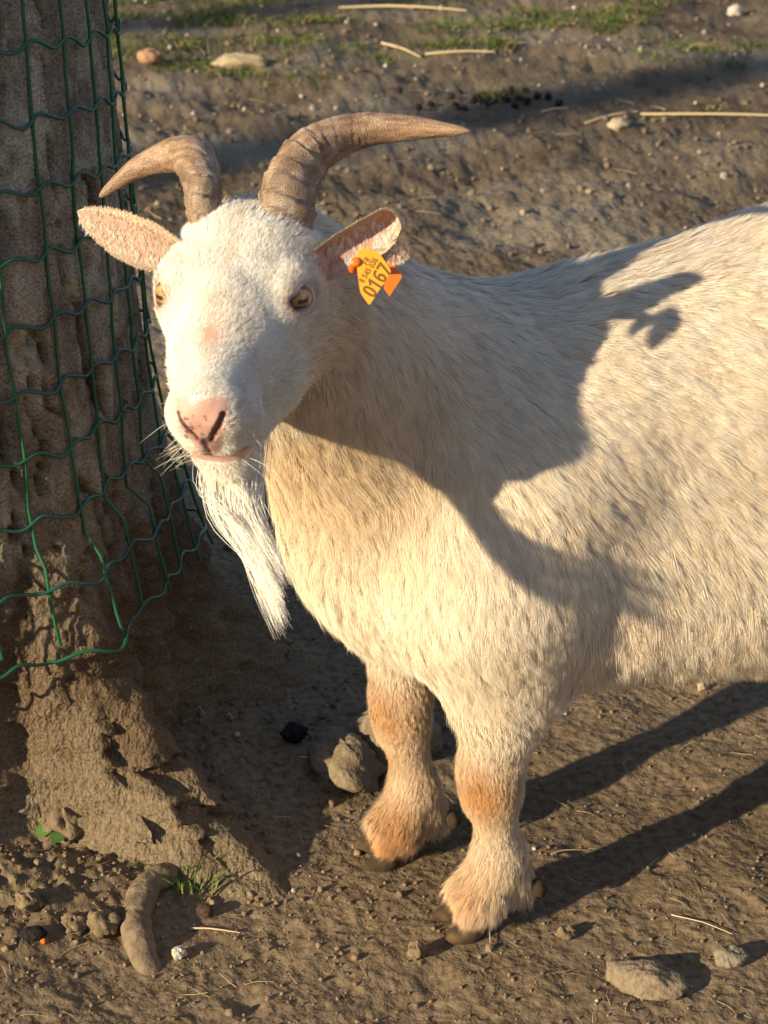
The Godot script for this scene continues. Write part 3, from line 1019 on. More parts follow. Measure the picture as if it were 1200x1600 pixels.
func build_tag(goat: Node3D) -> void:
	var plastic := plain(Color(0.86, 0.36, 0.020), 0.38, 0.5)
	plastic.subsurf_scatter_enabled = true
	plastic.subsurf_scatter_strength = 0.1
	plastic.backlight_enabled = true
	plastic.backlight = Color(0.5, 0.25, 0.05)
	var orange := plain(Color(0.75, 0.17, 0.012), 0.4, 0.5)
	orange.backlight_enabled = true
	orange.backlight = Color(0.6, 0.25, 0.05)
	# the plate's own plane: x runs along the lines of print, y up across them
	var o := X(Vector3(-0.0085, 0.6215, 0.1625))
	var nrm := Vector3(0.08, 0.47, 0.88).normalized()
	var x := Vector3(0.545, 0.80, -0.30)
	x = (x - nrm * x.dot(nrm)).normalized()
	var y := nrm.cross(x)
	var root := Node3D.new()
	root.name = "ear_tag"
	root.transform = Transform3D(Basis(x, y, nrm), o - GOAT)
	root.set_meta("label", "orange yellow plastic ear tag printed 0167")
	goat.add_child(root, true)
	var outline := PackedVector2Array()
	var world := [Vector3(-0.0171, 0.6353, 0.1417), Vector3(-0.0040, 0.6335, 0.1479), Vector3(0.0060, 0.6226, 0.1582), Vector3(-0.0109, 0.6021, 0.1784), Vector3(-0.0183, 0.6116, 0.1741), Vector3(-0.0214, 0.6226, 0.1582), Vector3(-0.0226, 0.6303, 0.1439)]
	var flat := PackedVector2Array()
	for w in XS(world): flat.append(Vector2((w - o).dot(x), (w - o).dot(y)))
	# round the corners of the plate
	for i in flat.size():
		var p := flat[i]
		var a := flat[(i + flat.size() - 1) % flat.size()]
		var b := flat[(i + 1) % flat.size()]
		var ra := minf(0.0022, p.distance_to(a) * 0.4)
		var rb := minf(0.0022, p.distance_to(b) * 0.4)
		var p0 := p + (a - p).normalized() * ra
		var p1 := p + (b - p).normalized() * rb
		for k in 4:
			var t := k / 3.0
			outline.append(p0 * (1 - t) * (1 - t) + p * 2 * t * (1 - t) + p1 * t * t)
	put("plate", prism(outline, 0.0016), plastic, root)
	# the matching back plate behind the ear, and the stud through it
	var back := PackedVector2Array()
	for p in outline: back.append(p * 0.60 + Vector2(0.0105, -0.0115))
	put("back_plate", prism(back, 0.0016), orange, root, Vector3(0, 0, -0.027)).set_meta("label", "deep orange back plate behind the ear")
	var stud := CylinderMesh.new()
	stud.top_radius = 0.0024
	stud.bottom_radius = 0.0034
	stud.height = 0.030
	var s := put("stud", stud, orange, root, Vector3(0.0008, 0.0150, -0.0125))
	s.rotation.x = PI / 2
	var head := SphereMesh.new()
	head.radius = 0.0034
	head.height = 0.0030
	var h := put("stud_head", head, orange, root, Vector3(0.0008, 0.0150, 0.0018))
	h.rotation.x = PI / 2
	var ink := plain(Color(0.16, 0.085, 0.018), 0.6, 0.3)
	var sf := SystemFont.new()
	sf.font_names = PackedStringArray(["Droid Sans"])
	sf.font_weight = 700
	var words := [["0167", 0.0125, Vector2(-0.0018, -0.0046), 0.0], ["8 545 036", 0.0050, Vector2(0.0010, 0.0044), 0.0], ["FR", 0.0054, Vector2(0.0056, 0.0090), 0.0]]
	for w in words:
		var tm := TextMesh.new()
		tm.text = w[0]
		tm.font = sf
		tm.font_size = 48
		tm.pixel_size = w[1] / 48.0
		tm.depth = 0.0002
		tm.curve_step = 1.0
		var t := put("lettering", tm, ink, root, Vector3(w[2].x, w[2].y, 0.00088))
		t.scale = Vector3(0.92, 1.15, 1)

func build_goat() -> void:
	var goat := base("goat", GOAT, "white and cream goat with curved brown horns, beard and ear tag", "goat")
	build_body()
	var n := normals_of(BV, BI)
	var skin := painted(0.42, 0.45)
	var bc := PackedColorArray()
	bc.resize(BV.size())
	for i in BV.size():
		bc[i] = BSKIN[i] if BLEN[i] < 0.001 else BSKIN[i].lerp(BTINT[i] * 0.85, 0.8 * smoothstep(0.0012, 0.0040, BLEN[i]))
		bc[i].a = 1.0
	put("body", arrays_mesh(BV, n, bc, BI), skin, goat, -GOAT)
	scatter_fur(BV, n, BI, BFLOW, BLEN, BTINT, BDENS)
	var horny := painted(0.5, 0.45)
	horny.uv1_triplanar = true
	horny.uv1_scale = Vector3.ONE * 14.0
	horny.albedo_texture = speck
	horny.heightmap_enabled = true
	horny.heightmap_texture = speck
	horny.heightmap_scale = 0.10
	horn(XS([Vector3(-0.0874, 0.6132, 0.1166), Vector3(-0.0780, 0.6543, 0.1058), Vector3(-0.0744, 0.6751, 0.0856), Vector3(-0.0586, 0.6936, 0.0610), Vector3(-0.0235, 0.7065, 0.0443), Vector3(0.0208, 0.7105, 0.0480), Vector3(0.0695, 0.7115, 0.0639)]),
		[.0225, .0225, .0222, .0212, .0158, .0105, .0028], [.018, .018, .018, .017, .0135, .0095, .0028], goat, horny, "longer horn sweeping out over the goat's back")
	horn(XS([Vector3(-0.1308, 0.6122, 0.1092), Vector3(-0.1428, 0.6530, 0.1009), Vector3(-0.1467, 0.6726, 0.0758), Vector3(-0.1565, 0.6863, 0.0478), Vector3(-0.1776, 0.6830, 0.0274), Vector3(-0.2080, 0.6699, 0.0223), Vector3(-0.2373, 0.6489, 0.0316)]),
		[.0140, .0140, .0152, .0165, .0135, .0085, .0028], [.019, .019, .019, .017, .0135, .009, .0028], goat, horny, "horn pointing at the tree")
	var earskin := painted(0.7, 0.3)
	earskin.backlight_enabled = true
	earskin.backlight = Color(0.5, 0.28, 0.2)
	ear_leaf([Vector3(-0.1560, 0.6244, 0.1320), Vector3(-0.1938, 0.6334, 0.1152), Vector3(-0.2240, 0.6424, 0.0947), Vector3(-0.2485, 0.6493, 0.0780)],
		[.0130, .0206, .0190, .0122, .0032], Vector3(0.30, 0.88, -0.30), Vector3(0.25, 0.85, -0.3), Vector3(0.1, 0.25, 1), [.95, .6, .45, .4, .4], 0.008)
	finish_ear(goat, earskin, "leaf shaped ear standing out towards the tree")
	ear_leaf([Vector3(-0.0600, 0.6170, 0.1370), Vector3(-0.0330, 0.6300, 0.1300), Vector3(-0.0110, 0.6420, 0.1240), Vector3(0.0040, 0.6510, 0.1210), Vector3(0.0140, 0.6500, 0.1260)],
		[.014, .0185, .0190, .0165, .012], Vector3(-0.45, 0.88, 0.0), Vector3(-0.2, 0.9, 0.1), Vector3(-0.1, 0.3, 1), [.95, .75, .8, .9, .9], 0.012)
	ear_leaf([Vector3(-0.0200, 0.6230, 0.1245), Vector3(-0.0040, 0.6228, 0.1240), Vector3(0.0110, 0.6245, 0.1200), Vector3(0.0195, 0.6290, 0.1150)],
		[.009, .0088, .0075, .005], Vector3(0.05, 1, 0.1), Vector3(-0.3, 0.9, 0.1), Vector3(0, -0.5, 1), [.2, .3, .3, .2], 0.004)
	finish_ear(goat, earskin, "torn ear with a folded tip that carries the tag")
	var wet := painted(0.08, 0.5)
	wet.clearcoat_enabled = true
	eye(1.0, goat, wet)
	eye(-1.0, goat, wet)
	var horn_mat := painted(0.8, 0.3)
	horn_mat.uv1_triplanar = true
	horn_mat.uv1_scale = Vector3.ONE * 20.0
	horn_mat.albedo_texture = speck
	horn_mat.heightmap_enabled = true
	horn_mat.heightmap_texture = speck
	horn_mat.heightmap_scale = 0.15
	for s: float in [1.0, -1.0]:
		for q in [.052, .084]:
			claw(W(.0300 - .018 * s, -.003, (q - .003) * s), (FWD + LEFT * (0.12 * s * (1 if q > .06 else -1))).normalized(), Vector3(.0118, .0120, .0205), goat, horn_mat)
			claw(W(-0.565, -.002, (q + .018) * s), FWD, Vector3(.0165, .021, .031), goat, horn_mat)
		claw(W(-.042 - .018 * s, .030, .078 * s), (-FWD + Vector3(0, -.25, 0)).normalized(), Vector3(.0070, .0105, .0090), goat, horn_mat, "dewclaw")
		claw(W(-.042 - .018 * s, .030, .052 * s), (-FWD + Vector3(0, -.25, 0)).normalized(), Vector3(.0070, .0105, .0090), goat, horn_mat, "dewclaw")
	var hair := painted(0.55, 0.35)
	hair.backlight_enabled = true
	hair.backlight = Color(0.55, 0.55, 0.55)
	build_beard(goat, hair)
	build_tag(goat)
	plant_fur(goat, hair)

# ------------------------------------------------------------------ the tree and its netting
func build_tree(bark: Material, soil: Material) -> void:
	var tree := base("tree", TREE, "thick old tree trunk with flaking bark, its foot caked with earth", "tree")
	var hs := PackedFloat32Array()
	var h := -0.12
	while h < 1.0:
		hs.append(h)
		h += 0.0042
	var st := 0.005
	while h < 4.6:
		hs.append(h)
		st *= 1.07
		h += st
	var cols := 560
	var plates := noise(401, 19.0, 2)
	var chunk := noise(402, 16.0, 4)
	var grain := noise(403, 95.0, 3)
	var lich := noise(404, 14.0, 4)
	var cell := noise(405, 22.0, 1, FastNoiseLite.TYPE_CELLULAR, FastNoiseLite.FRACTAL_NONE)
	cell.cellular_return_type = FastNoiseLite.RETURN_CELL_VALUE
	cell.cellular_jitter = 1.0
	var v := PackedVector3Array()
	var c := PackedColorArray()
	v.resize(hs.size() * cols)
	c.resize(v.size())
	var i := 0
	for hh in hs:
		var earth := smoothstep(0.40, 0.16, hh)          # earth rubbed and packed on the foot
		for k in cols:
			# more of the columns on the side that faces the goat's yard
			var f := float(k) / cols
			var ang := f * TAU + 0.55 * sin(f * TAU - 0.8) + 0.3
			var dir := Vector3(sin(ang), 0, cos(ang))
			var flare := trunk_flare(ang, hh)
			var r := trunk_radius(hh) + flare
			var p := dir * r
			var ch := chunk.get_noise_3d(p.x, hh * 0.4, p.z)
			var warp := chunk.get_noise_3d(p.x + 3.0, hh * 0.7, p.z) * 0.022
			# long upright cracks, crossed by short ones, between flat flaking plates
			var cr := plates.get_noise_3d(p.x + warp * 0.5, hh * 0.13 + warp * 0.3, p.z - warp * 0.5)
			var cr2 := plates.get_noise_3d(p.x * 1.3 + 8.0 - warp, hh * 0.85, p.z * 1.3 + warp)
			var edge := smoothstep(0.0, 0.11, absf(cr)) 
			var rid := cr2
			var gr := grain.get_noise_3d(p.x, hh * 0.30, p.z)
			var flake := floorf((cell.get_noise_3d(p.x * 1.9 + warp, hh * 0.38, p.z * 1.9) * 0.5 + 0.5) * 4.0) / 4.0
			var bump := (edge - 1.0) * 0.013 + flake * 0.0040 + ch * 0.003 + gr * 0.0030
			var lump := ch * 0.016 + n2.get_noise_3d(p.x * 1.5, hh * 1.5, p.z * 1.5) * 0.010 + gr * 0.003 + n3.get_noise_3d(p.x * 0.8, hh * 0.8, p.z * 0.8) * 0.004
			# on the lit root the earth breaks in crumbling steps
			var steps := absf(n1.get_noise_3d(p.x * 3.2, hh * 2.2, p.z * 3.2))
			lump += (smoothstep(0.02, 0.16, steps) - 0.6) * 0.022 * smoothstep(0.05, 0.12, flare)
			var rr := r + lerpf(bump, lump, earth)
			v[i] = Vector3(dir.x * rr, hh, dir.z * rr)
			var li := lich.get_noise_3d(p.x, hh * 0.8, p.z)
			var barkc := Color(0.25, 0.205, 0.15).lerp(Color(0.45, 0.40, 0.31), clampf(ch * 1.3 + 0.35, 0, 1))
			barkc = barkc.lerp(Color(0.035, 0.024, 0.016), (1.0 - edge) * 0.95)
			barkc = barkc * (0.86 + 0.28 * flake + 0.25 * gr)
			barkc = barkc.lerp(Color(0.50, 0.49, 0.38), clampf(li * 3.0 - 0.25 + gr * 0.8, 0, 1) * 0.8 * smoothstep(0.25, 0.5, hh))
			barkc = barkc.lerp(Color(0.34, 0.33, 0.10), clampf(li * 3.0 - 1.25 + gr * 0.8, 0, 1) * 0.7)
			barkc = barkc.lerp(Color(0.26, 0.12, 0.06), clampf(rid * 2.0 - 1.1, 0, 1) * 0.6)
			var earthc := Color(0.135, 0.092, 0.054).lerp(Color(0.25, 0.195, 0.122), clampf(smoothstep(0.22, -0.02, hh) * 0.8 + ch * 0.5 + gr * 0.25, 0, 1))
			earthc = earthc.lerp(Color(0.13, 0.13, 0.06), clampf(li * 2.0 - 0.55, 0, 1) * 0.5)
			c[i] = barkc.lerp(earthc, earth)
			i += 1
	var ix := grid_faces(hs.size(), cols, true, true)
	put("trunk", arrays_mesh(v, normals_of(v, ix), c, ix), bark, tree)
	# bare limbs high above the frame
	for b in [[Vector3(0.05, 4.3, 0.05), Vector3(0.9, 5.6, -0.5), Vector3(1.3, 7.2, -0.6), 0.17], [Vector3(-0.05, 4.3, 0), Vector3(-0.6, 5.5, 0.6), Vector3(-1.2, 7.4, 0.8), 0.16], [Vector3(0, 4.4, -0.05), Vector3(-0.2, 5.8, -0.8), Vector3(0.1, 7.8, -1.4), 0.15]]:
		var path := PackedVector3Array()
		var rad := PackedFloat32Array()
		for k in 14:
			path.append(spline([b[0], b[1], b[2]], k / 13.0))
			rad.append(b[3] * (1.0 - 0.9 * k / 13.0))
		put("limb", tube(path, rad, 12, Color(0.13, 0.1, 0.07), true), bark, tree)
	# a surface root that humps out of the soil and dives again
	var pts := [Vector3(-0.250, 0.0, 0.070), Vector3(-0.206, 0.013, 0.084), Vector3(-0.220, 0.017, 0.112), Vector3(-0.224, 0.016, 0.160), Vector3(-0.214, 0.008, 0.205), Vector3(-0.19, -0.018, 0.235)]
	var path2 := PackedVector3Array()
	var rv := PackedVector3Array()
	var rc := PackedColorArray()
	for k in 60:
		path2.append(spline(pts, k / 59.0) - TREE)
	for k in 60:
		var d := (path2[mini(k + 1, 59)] - path2[maxi(k - 1, 0)]).normalized()
		var s := d.cross(Vector3.UP).normalized()
		var u := s.cross(d)
		for q in 20:
			var a := TAU * q / 20
			var p := path2[k]
			var g := n2.get_noise_3d(p.x * 2 + cos(a) * .02, p.y * 2 + sin(a) * .02, p.z * 2)
			rv.append(p + (s * cos(a) * 0.0135 + u * sin(a) * 0.0120) * (1.0 + g * 0.22) * (0.8 + 0.25 * sin(PI * k / 59.0)))
			rc.append(Color(0.20, 0.145, 0.095).lerp(Color(0.27, 0.20, 0.13), clampf(g + 0.5, 0, 1)))
	var rx := grid_faces(60, 20, true)
	put("root", arrays_mesh(rv, normals_of(rv, rx), rc, rx), soil, tree)

func net_radius(ang: float, h: float) -> float:
	var soft := 0.0
	for k in 7: soft += trunk_flare(ang - 0.36 + 0.12 * k, h) / 7.0
	if h < 0.3: return trunk_radius(h) + 0.016 + maxf(soft, trunk_flare(ang, h) * 0.98)
	return trunk_radius(h) + 0.008 + 0.003 * sin(ang * 3.0 + h * 4.0) + trunk_flare(ang, h) * 0.92

func build_net() -> void:
	var green := plain(Color(0.010, 0.090, 0.034), 0.36, 0.5)
	var faded := plain(Color(0.014, 0.075, 0.055), 0.40, 0.5)
	var net := base("wire_netting", TREE, "green plastic coated wire netting wrapped round the tree trunk", "wire netting")
	var wires := 40
	var top := 1.86
	var jit := noise(411, 3.0, 2)
	for k in wires:
		var a := TAU * (k + 0.35) / wires
		var path := PackedVector3Array()
		var rad := PackedFloat32Array()
		var low := 0.190 + 0.03 * sin(a * 2.0 + 0.4)
		for i in 90:
			var h := lerpf(low, top, i / 89.0)
			var aa := a + 0.010 * jit.get_noise_2d(k * 3.7, h * 2.0) + 0.012 * sin(h * 2.0 + k)
			var r := net_radius(aa, h) + 0.0030 * jit.get_noise_2d(k * 9.1 + 5.0, h * 3.0)
			path.append(Vector3(sin(aa) * r, h, cos(aa) * r))
			rad.append(0.00165)
		put("upright_wire", tube(path, rad, 8), green, net)
	var level := 0
	var h0 := 0.200
	while h0 < top:
		var path := PackedVector3Array()
		var rad := PackedFloat32Array()
		var steps := wires * 14
		for i in steps + 1:
			var a := TAU * float(i % steps) / steps
			# crimped: a small step beside every upright
			var ph := fposmod(float(i % steps) / 14.0 - 0.35 + 0.5, 1.0) - 0.5
			var wave := 0.0052 * sin(ph * TAU) * exp(-absf(ph) * 1.2) 
			var h := h0 + wave + 0.012 * sin(a * 2.0 + 0.4) * (0.5 if level == 0 else 1.0) + 0.004 * jit.get_noise_2d(level * 5.0, cos(a) * 2.0)
			var r := net_radius(a, h) + 0.0012 + 0.003 * jit.get_noise_2d(level * 7.0 + 40.0, sin(a) * 2.0)
			path.append(Vector3(sin(a) * r, h, cos(a) * r))
			rad.append(0.00175)
		put("cross_wire", tube(path, rad, 8, Color.WHITE, false, false), faded if level % 3 else green, net)
		level += 1
		h0 += 0.0605

# ------------------------------------------------------------------ small things on the ground
func stone_mesh(sd: int, size: Vector3, rough: float, col: Color, col2: Color, rows := 14) -> ArrayMesh:
	var nz := noise(sd, 1.1, 3)
	var v := PackedVector3Array()
	var c := PackedColorArray()
	var cols := rows * 2
	for i in rows + 1:
		var th := PI * i / rows
		for k in cols:
			var a := TAU * k / cols
			var d := Vector3(sin(th) * cos(a), cos(th), sin(th) * sin(a))
			var g := nz.get_noise_3dv(d * 0.9)
			var g2 := nz.get_noise_3dv(d * 3.4 + Vector3(7, 7, 7))
			v.append(d * size * (1.0 + rough * g + rough * 0.4 * g2))
			c.append(col.lerp(col2, clampf(0.5 + g2 * 1.2, 0, 1)))
	var ix := grid_faces(rows + 1, cols, true)
	return arrays_mesh(v, normals_of(v, ix), c, ix)

func stone(called: String, x: float, z: float, size: Vector3, sink: float, turn: float, sd: int, col: Color, col2: Color, mat: Material, label: String, category := "stone", rough := 0.35) -> void:
	var o := put(called, stone_mesh(sd, size, rough, col, col2), mat, self, Vector3(x, ground_at(x, z) + size.y * (1.0 - sink), z))
	o.rotation.y = turn
	tag(o, label, category)

func blades(sd: int, count: int, spread: float, tall: float, wide: float) -> ArrayMesh:
	var r := RandomNumberGenerator.new()
	r.seed = sd
	var v := PackedVector3Array()
	var n := PackedVector3Array()
	var c := PackedColorArray()
	var ix := PackedInt32Array()
	for i in count:
		var a := r.randf() * TAU
		var q := sqrt(r.randf()) * spread
		var p := Vector3(cos(a) * q, -0.004, sin(a) * q)
		var lean := Vector3(r.randfn(0, .5) + cos(a) * .4, 0, r.randfn(0, .5) + sin(a) * .4)
		var L := tall * r.randf_range(.45, 1.1)
		var k := r.randf()
		var col := Color(0.050, 0.125, 0.016).lerp(Color(0.13, 0.20, 0.035), k) if r.randf() < 0.85 else Color(0.30, 0.24, 0.11)
		strand(v, n, c, ix, [p, p + Vector3(0, L * .6, 0) + lean * L * .25, p + Vector3(0, L * .8, 0) + lean * L * .8], wide * r.randf_range(.6, 1.2), col, Vector3(r.randfn(0, 1), .2, r.randfn(0, 1)).normalized(), 5)
	return arrays_mesh(v, n, c, ix)

func straw_mesh(sd: int, length: float, rad: float, bend: float) -> ArrayMesh:
	var r := RandomNumberGenerator.new()
	r.seed = sd
	var path := PackedVector3Array()
	var rr := PackedFloat32Array()
	var kink := r.randf_range(.3, .7)
	for i in 9:
		var t := i / 8.0
		path.append(Vector3((t - .5) * length, bend * length * .06 * sin(t * PI), bend * length * .25 * absf(t - kink)))
		rr.append(rad * (1.0 - .5 * t))
	return tube(path, rr, 5)

func straw(a: Vector2, b: Vector2, rad: float, bend: float, sd: int, mat: Material, label: String, lift := 0.002) -> void:
	var mid := (a + b) * .5
	var o := put("straw", straw_mesh(sd, a.distance_to(b), rad, bend), mat)
	var ha := ground_at(a.x, a.y); var hb := ground_at(b.x, b.y)
	var x := (Vector3(b.x, hb, b.y) - Vector3(a.x, ha, a.y)).normalized()
	var z := x.cross(Vector3.UP).normalized()
	o.transform = Transform3D(Basis(x, z.cross(x), z), Vector3(mid.x, maxf((ha + hb) * .5, ground_at(mid.x, mid.y)) + lift, mid.y))
	tag(o, label, "straw")

func scatter(called: String, meshes: Array, places: Array, colors: PackedColorArray, mat: Material, label: String, category: String) -> void:
	for k in meshes.size():
		var mine := []
		for i in places.size():
			if i % meshes.size() == k: mine.append(i)
		var mm := MultiMesh.new()
		mm.transform_format = MultiMesh.TRANSFORM_3D
		mm.use_colors = true
		mm.mesh = meshes[k]
		mm.instance_count = mine.size()
		for i in mine.size():
			mm.set_instance_transform(i, places[mine[i]])
			mm.set_instance_color(i, colors[mine[i]])
		var o := MultiMeshInstance3D.new()
		o.name = numbered(called, self)
		o.multimesh = mm
		o.material_override = mat
		add_child(o, true)
		tag(o, label, category, "", "stuff")

func litter(rock: Material, dry: Material, leafy: Material) -> void:
	var pale := Color(0.42, 0.37, 0.28)
	stone("white_stone", -0.182, 0.202, Vector3(.0068, .0062, .006), .2, .4, 11, Color(.55, .50, .38), Color(.66, .62, .50), rock, "small whitish angular stone beside the humped surface root")
	stone("grey_rock", 0.004, -0.150, Vector3(.058, .040, .045), .68, .5, 12, Color(.20, .15, .095), Color(.28, .22, .15), rock, "grey rough rock standing behind the goat's far foreleg", "rock", 0.32)
	stone("grey_rock", -0.040, -0.105, Vector3(.048, .026, .036), .62, 1.9, 42, Color(.20, .15, .09), Color(.28, .22, .14), rock, "low crumbling grey lump of rock between the tree roots and the goat's far foreleg", "rock", 0.36)
	stone("buried_stone", 0.229, 0.236, Vector3(.036, .013, .020), .55, -.45, 13, Color(.23, .175, .11), Color(.28, .22, .15), rock, "flat earth coloured stone half buried in front of the goat at the lower right")
	stone("buried_stone", 0.307, 0.205, Vector3(.015, .009, .012), .5, .2, 14, Color(.25, .20, .13), Color(.30, .25, .18), rock, "small round stone sunk in the soil near the right edge, below the leg shadows")
	stone("reddish_stone", -0.663, -3.894, Vector3(.034, .022, .026), .3, .3, 15, Color(.42, .23, .13), Color(.48, .30, .19), rock, "reddish stone in the grass far behind, next to the tree trunk")
	stone("tan_stone", -0.409, -3.894, Vector3(.075, .026, .035), .4, .1, 16, Color(.42, .32, .19), Color(.52, .42, .28), rock, "long tan stone lying in the far grass above the goat's horns")
	stone("tan_stone", 0.577, -3.093, Vector3(.027, .016, .022), .3, .5, 17, Color(.45, .36, .23), Color(.53, .45, .32), rock, "tan round stone just below the long straw far behind")
	stone("pale_stone", 1.155, -4.822, Vector3(.032, .022, .026), .3, .9, 18, Color(.55, .48, .38), Color(.66, .60, .50), rock, "pale stone at the far top right of the yard")
	stone("pebble", 0.359, -0.298, Vector3(.0075, .006, .006), .3, .9, 19, Color(.45, .34, .24), Color(.52, .42, .32), rock, "pinkish pebble below the goat's belly")
	stone("pebble", 0.133, 0.093, Vector3(.006, .004, .005), .3, .9, 20, Color(.40, .30, .20), Color(.50, .40, .30), rock, "small tan pebble touching the heel of the near forefoot")
	stone("dark_seed", -0.164, 0.139, Vector3(.0062, .0062, .0085), .2, 1.2, 21, Color(.05, .03, .02), Color(.12, .07, .05), rock, "dark brown seed lying in front of the grass tuft", "seed", .1)
	stone("dark_seed", -0.312, 0.191, Vector3(.012, .007, .007), .2, .1, 22, Color(.015, .012, .012), Color(.04, .03, .03), rock, "black oval seed near the left edge of the earth", "seed", .1)
	stone("orange_berry", -0.303, 0.194, Vector3(.003, .003, .003), .1, .1, 23, Color(.50, .12, .03), Color(.55, .16, .04), rock, "tiny orange berry next to the black seed", "berry", .08)
	stone("dark_dropping", -0.095, -0.160, Vector3(.014, .010, .011), .2, .6, 24, Color(.012, .010, .014), Color(.035, .028, .035), rock, "black wrinkled fruit in the shade right of the tree roots", "fruit", .45)
	for q in [[-0.278, .172, .012, "crumbly clod of earth left of the humped root"], [-0.252, .172, .015, "biggest clod of earth touching the humped root"], [-0.306, .040, .020, "lumpy clod of earth at the foot of the trunk, beside the clover"], [-0.323, .153, .012, "pale earth clod at the left edge"], [0.03, .196, .009, "brown clod on the open earth in front of the far forefoot"], [0.165, .165, .008, "small clod by the toe of the near forefoot"]]:
		stone("earth_clod", q[0], q[1], Vector3(q[2], q[2] * .8, q[2] * .9), .25, q[0] * 40, int(q[2] * 9000 + q[0] * 100), Color(.17, .12, .07), Color(.26, .19, .115), rock, q[3], "clod", .6)
	# droppings far behind
	var r := RandomNumberGenerator.new()
	r.seed = 5
	var drop := stone_mesh(31, Vector3(.011, .009, .010), .15, Color(.022, .018, .020), Color(.05, .04, .04), 8)
	for i in 34:
		var x := 0.284 + r.randfn(0, .095)
		var z := -3.421 + r.randfn(0, .06)
		var o := put("dropping", drop, rock, self, Vector3(x, ground_at(x, z) + .006, z))
		o.rotation = Vector3(r.randf(), r.randf() * 6, r.randf())
		tag(o, "dark round dropping in the loose patch on the far bare earth", "dropping", "droppings in a patch far behind the goat")
	# straws
	straw(Vector2(.646, -3.23), Vector2(1.10, -3.20), .0042, .15, 51, dry, "long pale straw lying far behind at the right edge")
	straw(Vector2(.500, -3.20), Vector2(.640, -3.26), .0035, .4, 52, dry, "shorter yellow straw just left of the long pale straw")
	straw(Vector2(0, -4.271), Vector2(.111, -4.018), .0045, .2, 53, dry, "straw slanting across the far grass in the middle")
	straw(Vector2(-.147, -4.847), Vector2(.271, -4.785), .0055, .3, 54, dry, "pale stalk at the top of the far grass")
	straw(Vector2(.120, -4.05), Vector2(.32, -4.02), .0040, .3, 55, dry, "thin straw on bare earth under the far grass")
	straw(Vector2(.265, .138), Vector2(.316, .167), .0007, .3, 56, dry, "thin bent straw at the lower right under the leg shadows")
	straw(Vector2(0.0, .010), Vector2(.026, .008), .0008, .5, 57, dry, "short straw beside the toe of the far forefoot")
	straw(Vector2(.094, .134), Vector2(.100, .190), .0008, .5, 58, dry, "straw sticking out under the toe of the near forefoot")
	straw(Vector2(-.088, -.13), Vector2(-.05, -.125), .0009, .5, 59, dry, "pale straw by the black fruit in the shade")
	straw(Vector2(-.175, .16), Vector2(-.13, .165), .0011, .3, 60, dry, "straw lying below the grass tuft")
	straw(Vector2(-.215, -.22), Vector2(-.19, -.19), .0009, .3, 61, dry, "pale straw in the shade close to the trunk")
	straw(Vector2(.16, .04), Vector2(.195, .02), .0008, .6, 62, dry, "thin straw between the two leg shadows")
	straw(Vector2(.40, -3.30), Vector2(.47, -3.33), .003, .6, 63, dry, "short straw right of the far droppings")
	straw(Vector2(.95, -2.5), Vector2(1.15, -2.52), .0035, .6, 64, dry, "straw on the dark mud above the goat's back")
	# grass
	for g in [[-.177, .103, 30, .022, .042, .0020, "bright green grass tuft growing beside the humped root"], [-.110, .010, 12, .012, .024, .0013, "small grass tuft at the foot of the earthy root"], [-.284, .004, 14, .02, .026, .0015, "thin grass at the dark foot of the trunk"], [-.33, .135, 10, .014, .022, .0013, "few grass blades at the left edge"], [-.235, .075, 10, .014, .020, .0013, "sparse grass behind the humped root"], [-.21, -.33, 26, .05, .035, .0015, "grass in the shade behind the trunk"]]:
		var o := put("grass_tuft", blades(int(g[0] * 1000) + 900, g[2], g[3], g[4], g[5]), leafy, self, Vector3(g[0], ground_at(g[0], g[1]), g[1]))
		tag(o, g[6], "grass tuft")
	# the clover: three round leaves
	var clover := base("clover", Vector3(-.316, ground_at(-.316, .052), .052), "little clover plant with round leaves at the foot of the trunk", "plant")
	for k in 4:
		var disc := PackedVector3Array([Vector3.ZERO])
		var dn := PackedVector3Array([Vector3.UP])
		var dc := PackedColorArray([Color(.10, .19, .05)])
		var dx := PackedInt32Array()
		for j in 16:
			var a := TAU * j / 16
			disc.append(Vector3(cos(a) * .0085, .0012 * sin(a * 2) + .001, sin(a) * .0075)); dn.append(Vector3.UP); dc.append(Color(.075, .16, .035))
			dx.append_array(PackedInt32Array([0, 1 + j, 1 + (j + 1) % 16]))
		var o := put("leaf", arrays_mesh(disc, dn, dc, dx), leafy, clover, Vector3([-.008, .006, .000, .016][k], [.012, .010, .016, .008][k], [.0, .006, -.010, -.004][k]))
		o.rotation = Vector3(.4 - k * .15, k, .2 - k * .1)
		var stem := tube(PackedVector3Array([Vector3(0, -.006, 0), o.position]), PackedFloat32Array([.0006, .0005]), 5, Color(.09, .16, .05), true)
		put("stem", stem, leafy, clover)
	# countless crumbs of earth, straw bits and far grass
	var crumb := []
	for k in 4: crumb.append(stone_mesh(70 + k, Vector3(1, .75, .9), .55, Color(.85, .85, .85), Color(1.1, 1.1, 1.1), 6))
	var at := []
	var col := PackedColorArray()
	for i in 16000:
		var z := 0.45 - 1.1 * r.randf() if i < 10500 else -0.6 - 4.8 * sqrt(r.randf())
		var wide := 0.36 + 0.21 * (0.5 - z)
		var x := r.randf_range(-wide, wide)
		var near_tree := Vector2(x - TREE.x, z - TREE.z).length() - .34
		var size := 0.0005 + 0.0020 * pow(r.randf(), 6.0)
		if i < 2000:
			# round the foot of the tree
			var a := r.randf_range(-.3, 2.2)
			var dd := .36 + absf(r.randfn(0, .13)) + .12 * exp(-pow((a - .95) / .2, 2))
			x = TREE.x + sin(a) * dd; z = TREE.z + cos(a) * dd
			size = 0.0009 + 0.0036 * pow(r.randf(), 5.0)
		elif z < -0.6: size = 0.0012 + 0.009 * pow(r.randf(), 7.0)
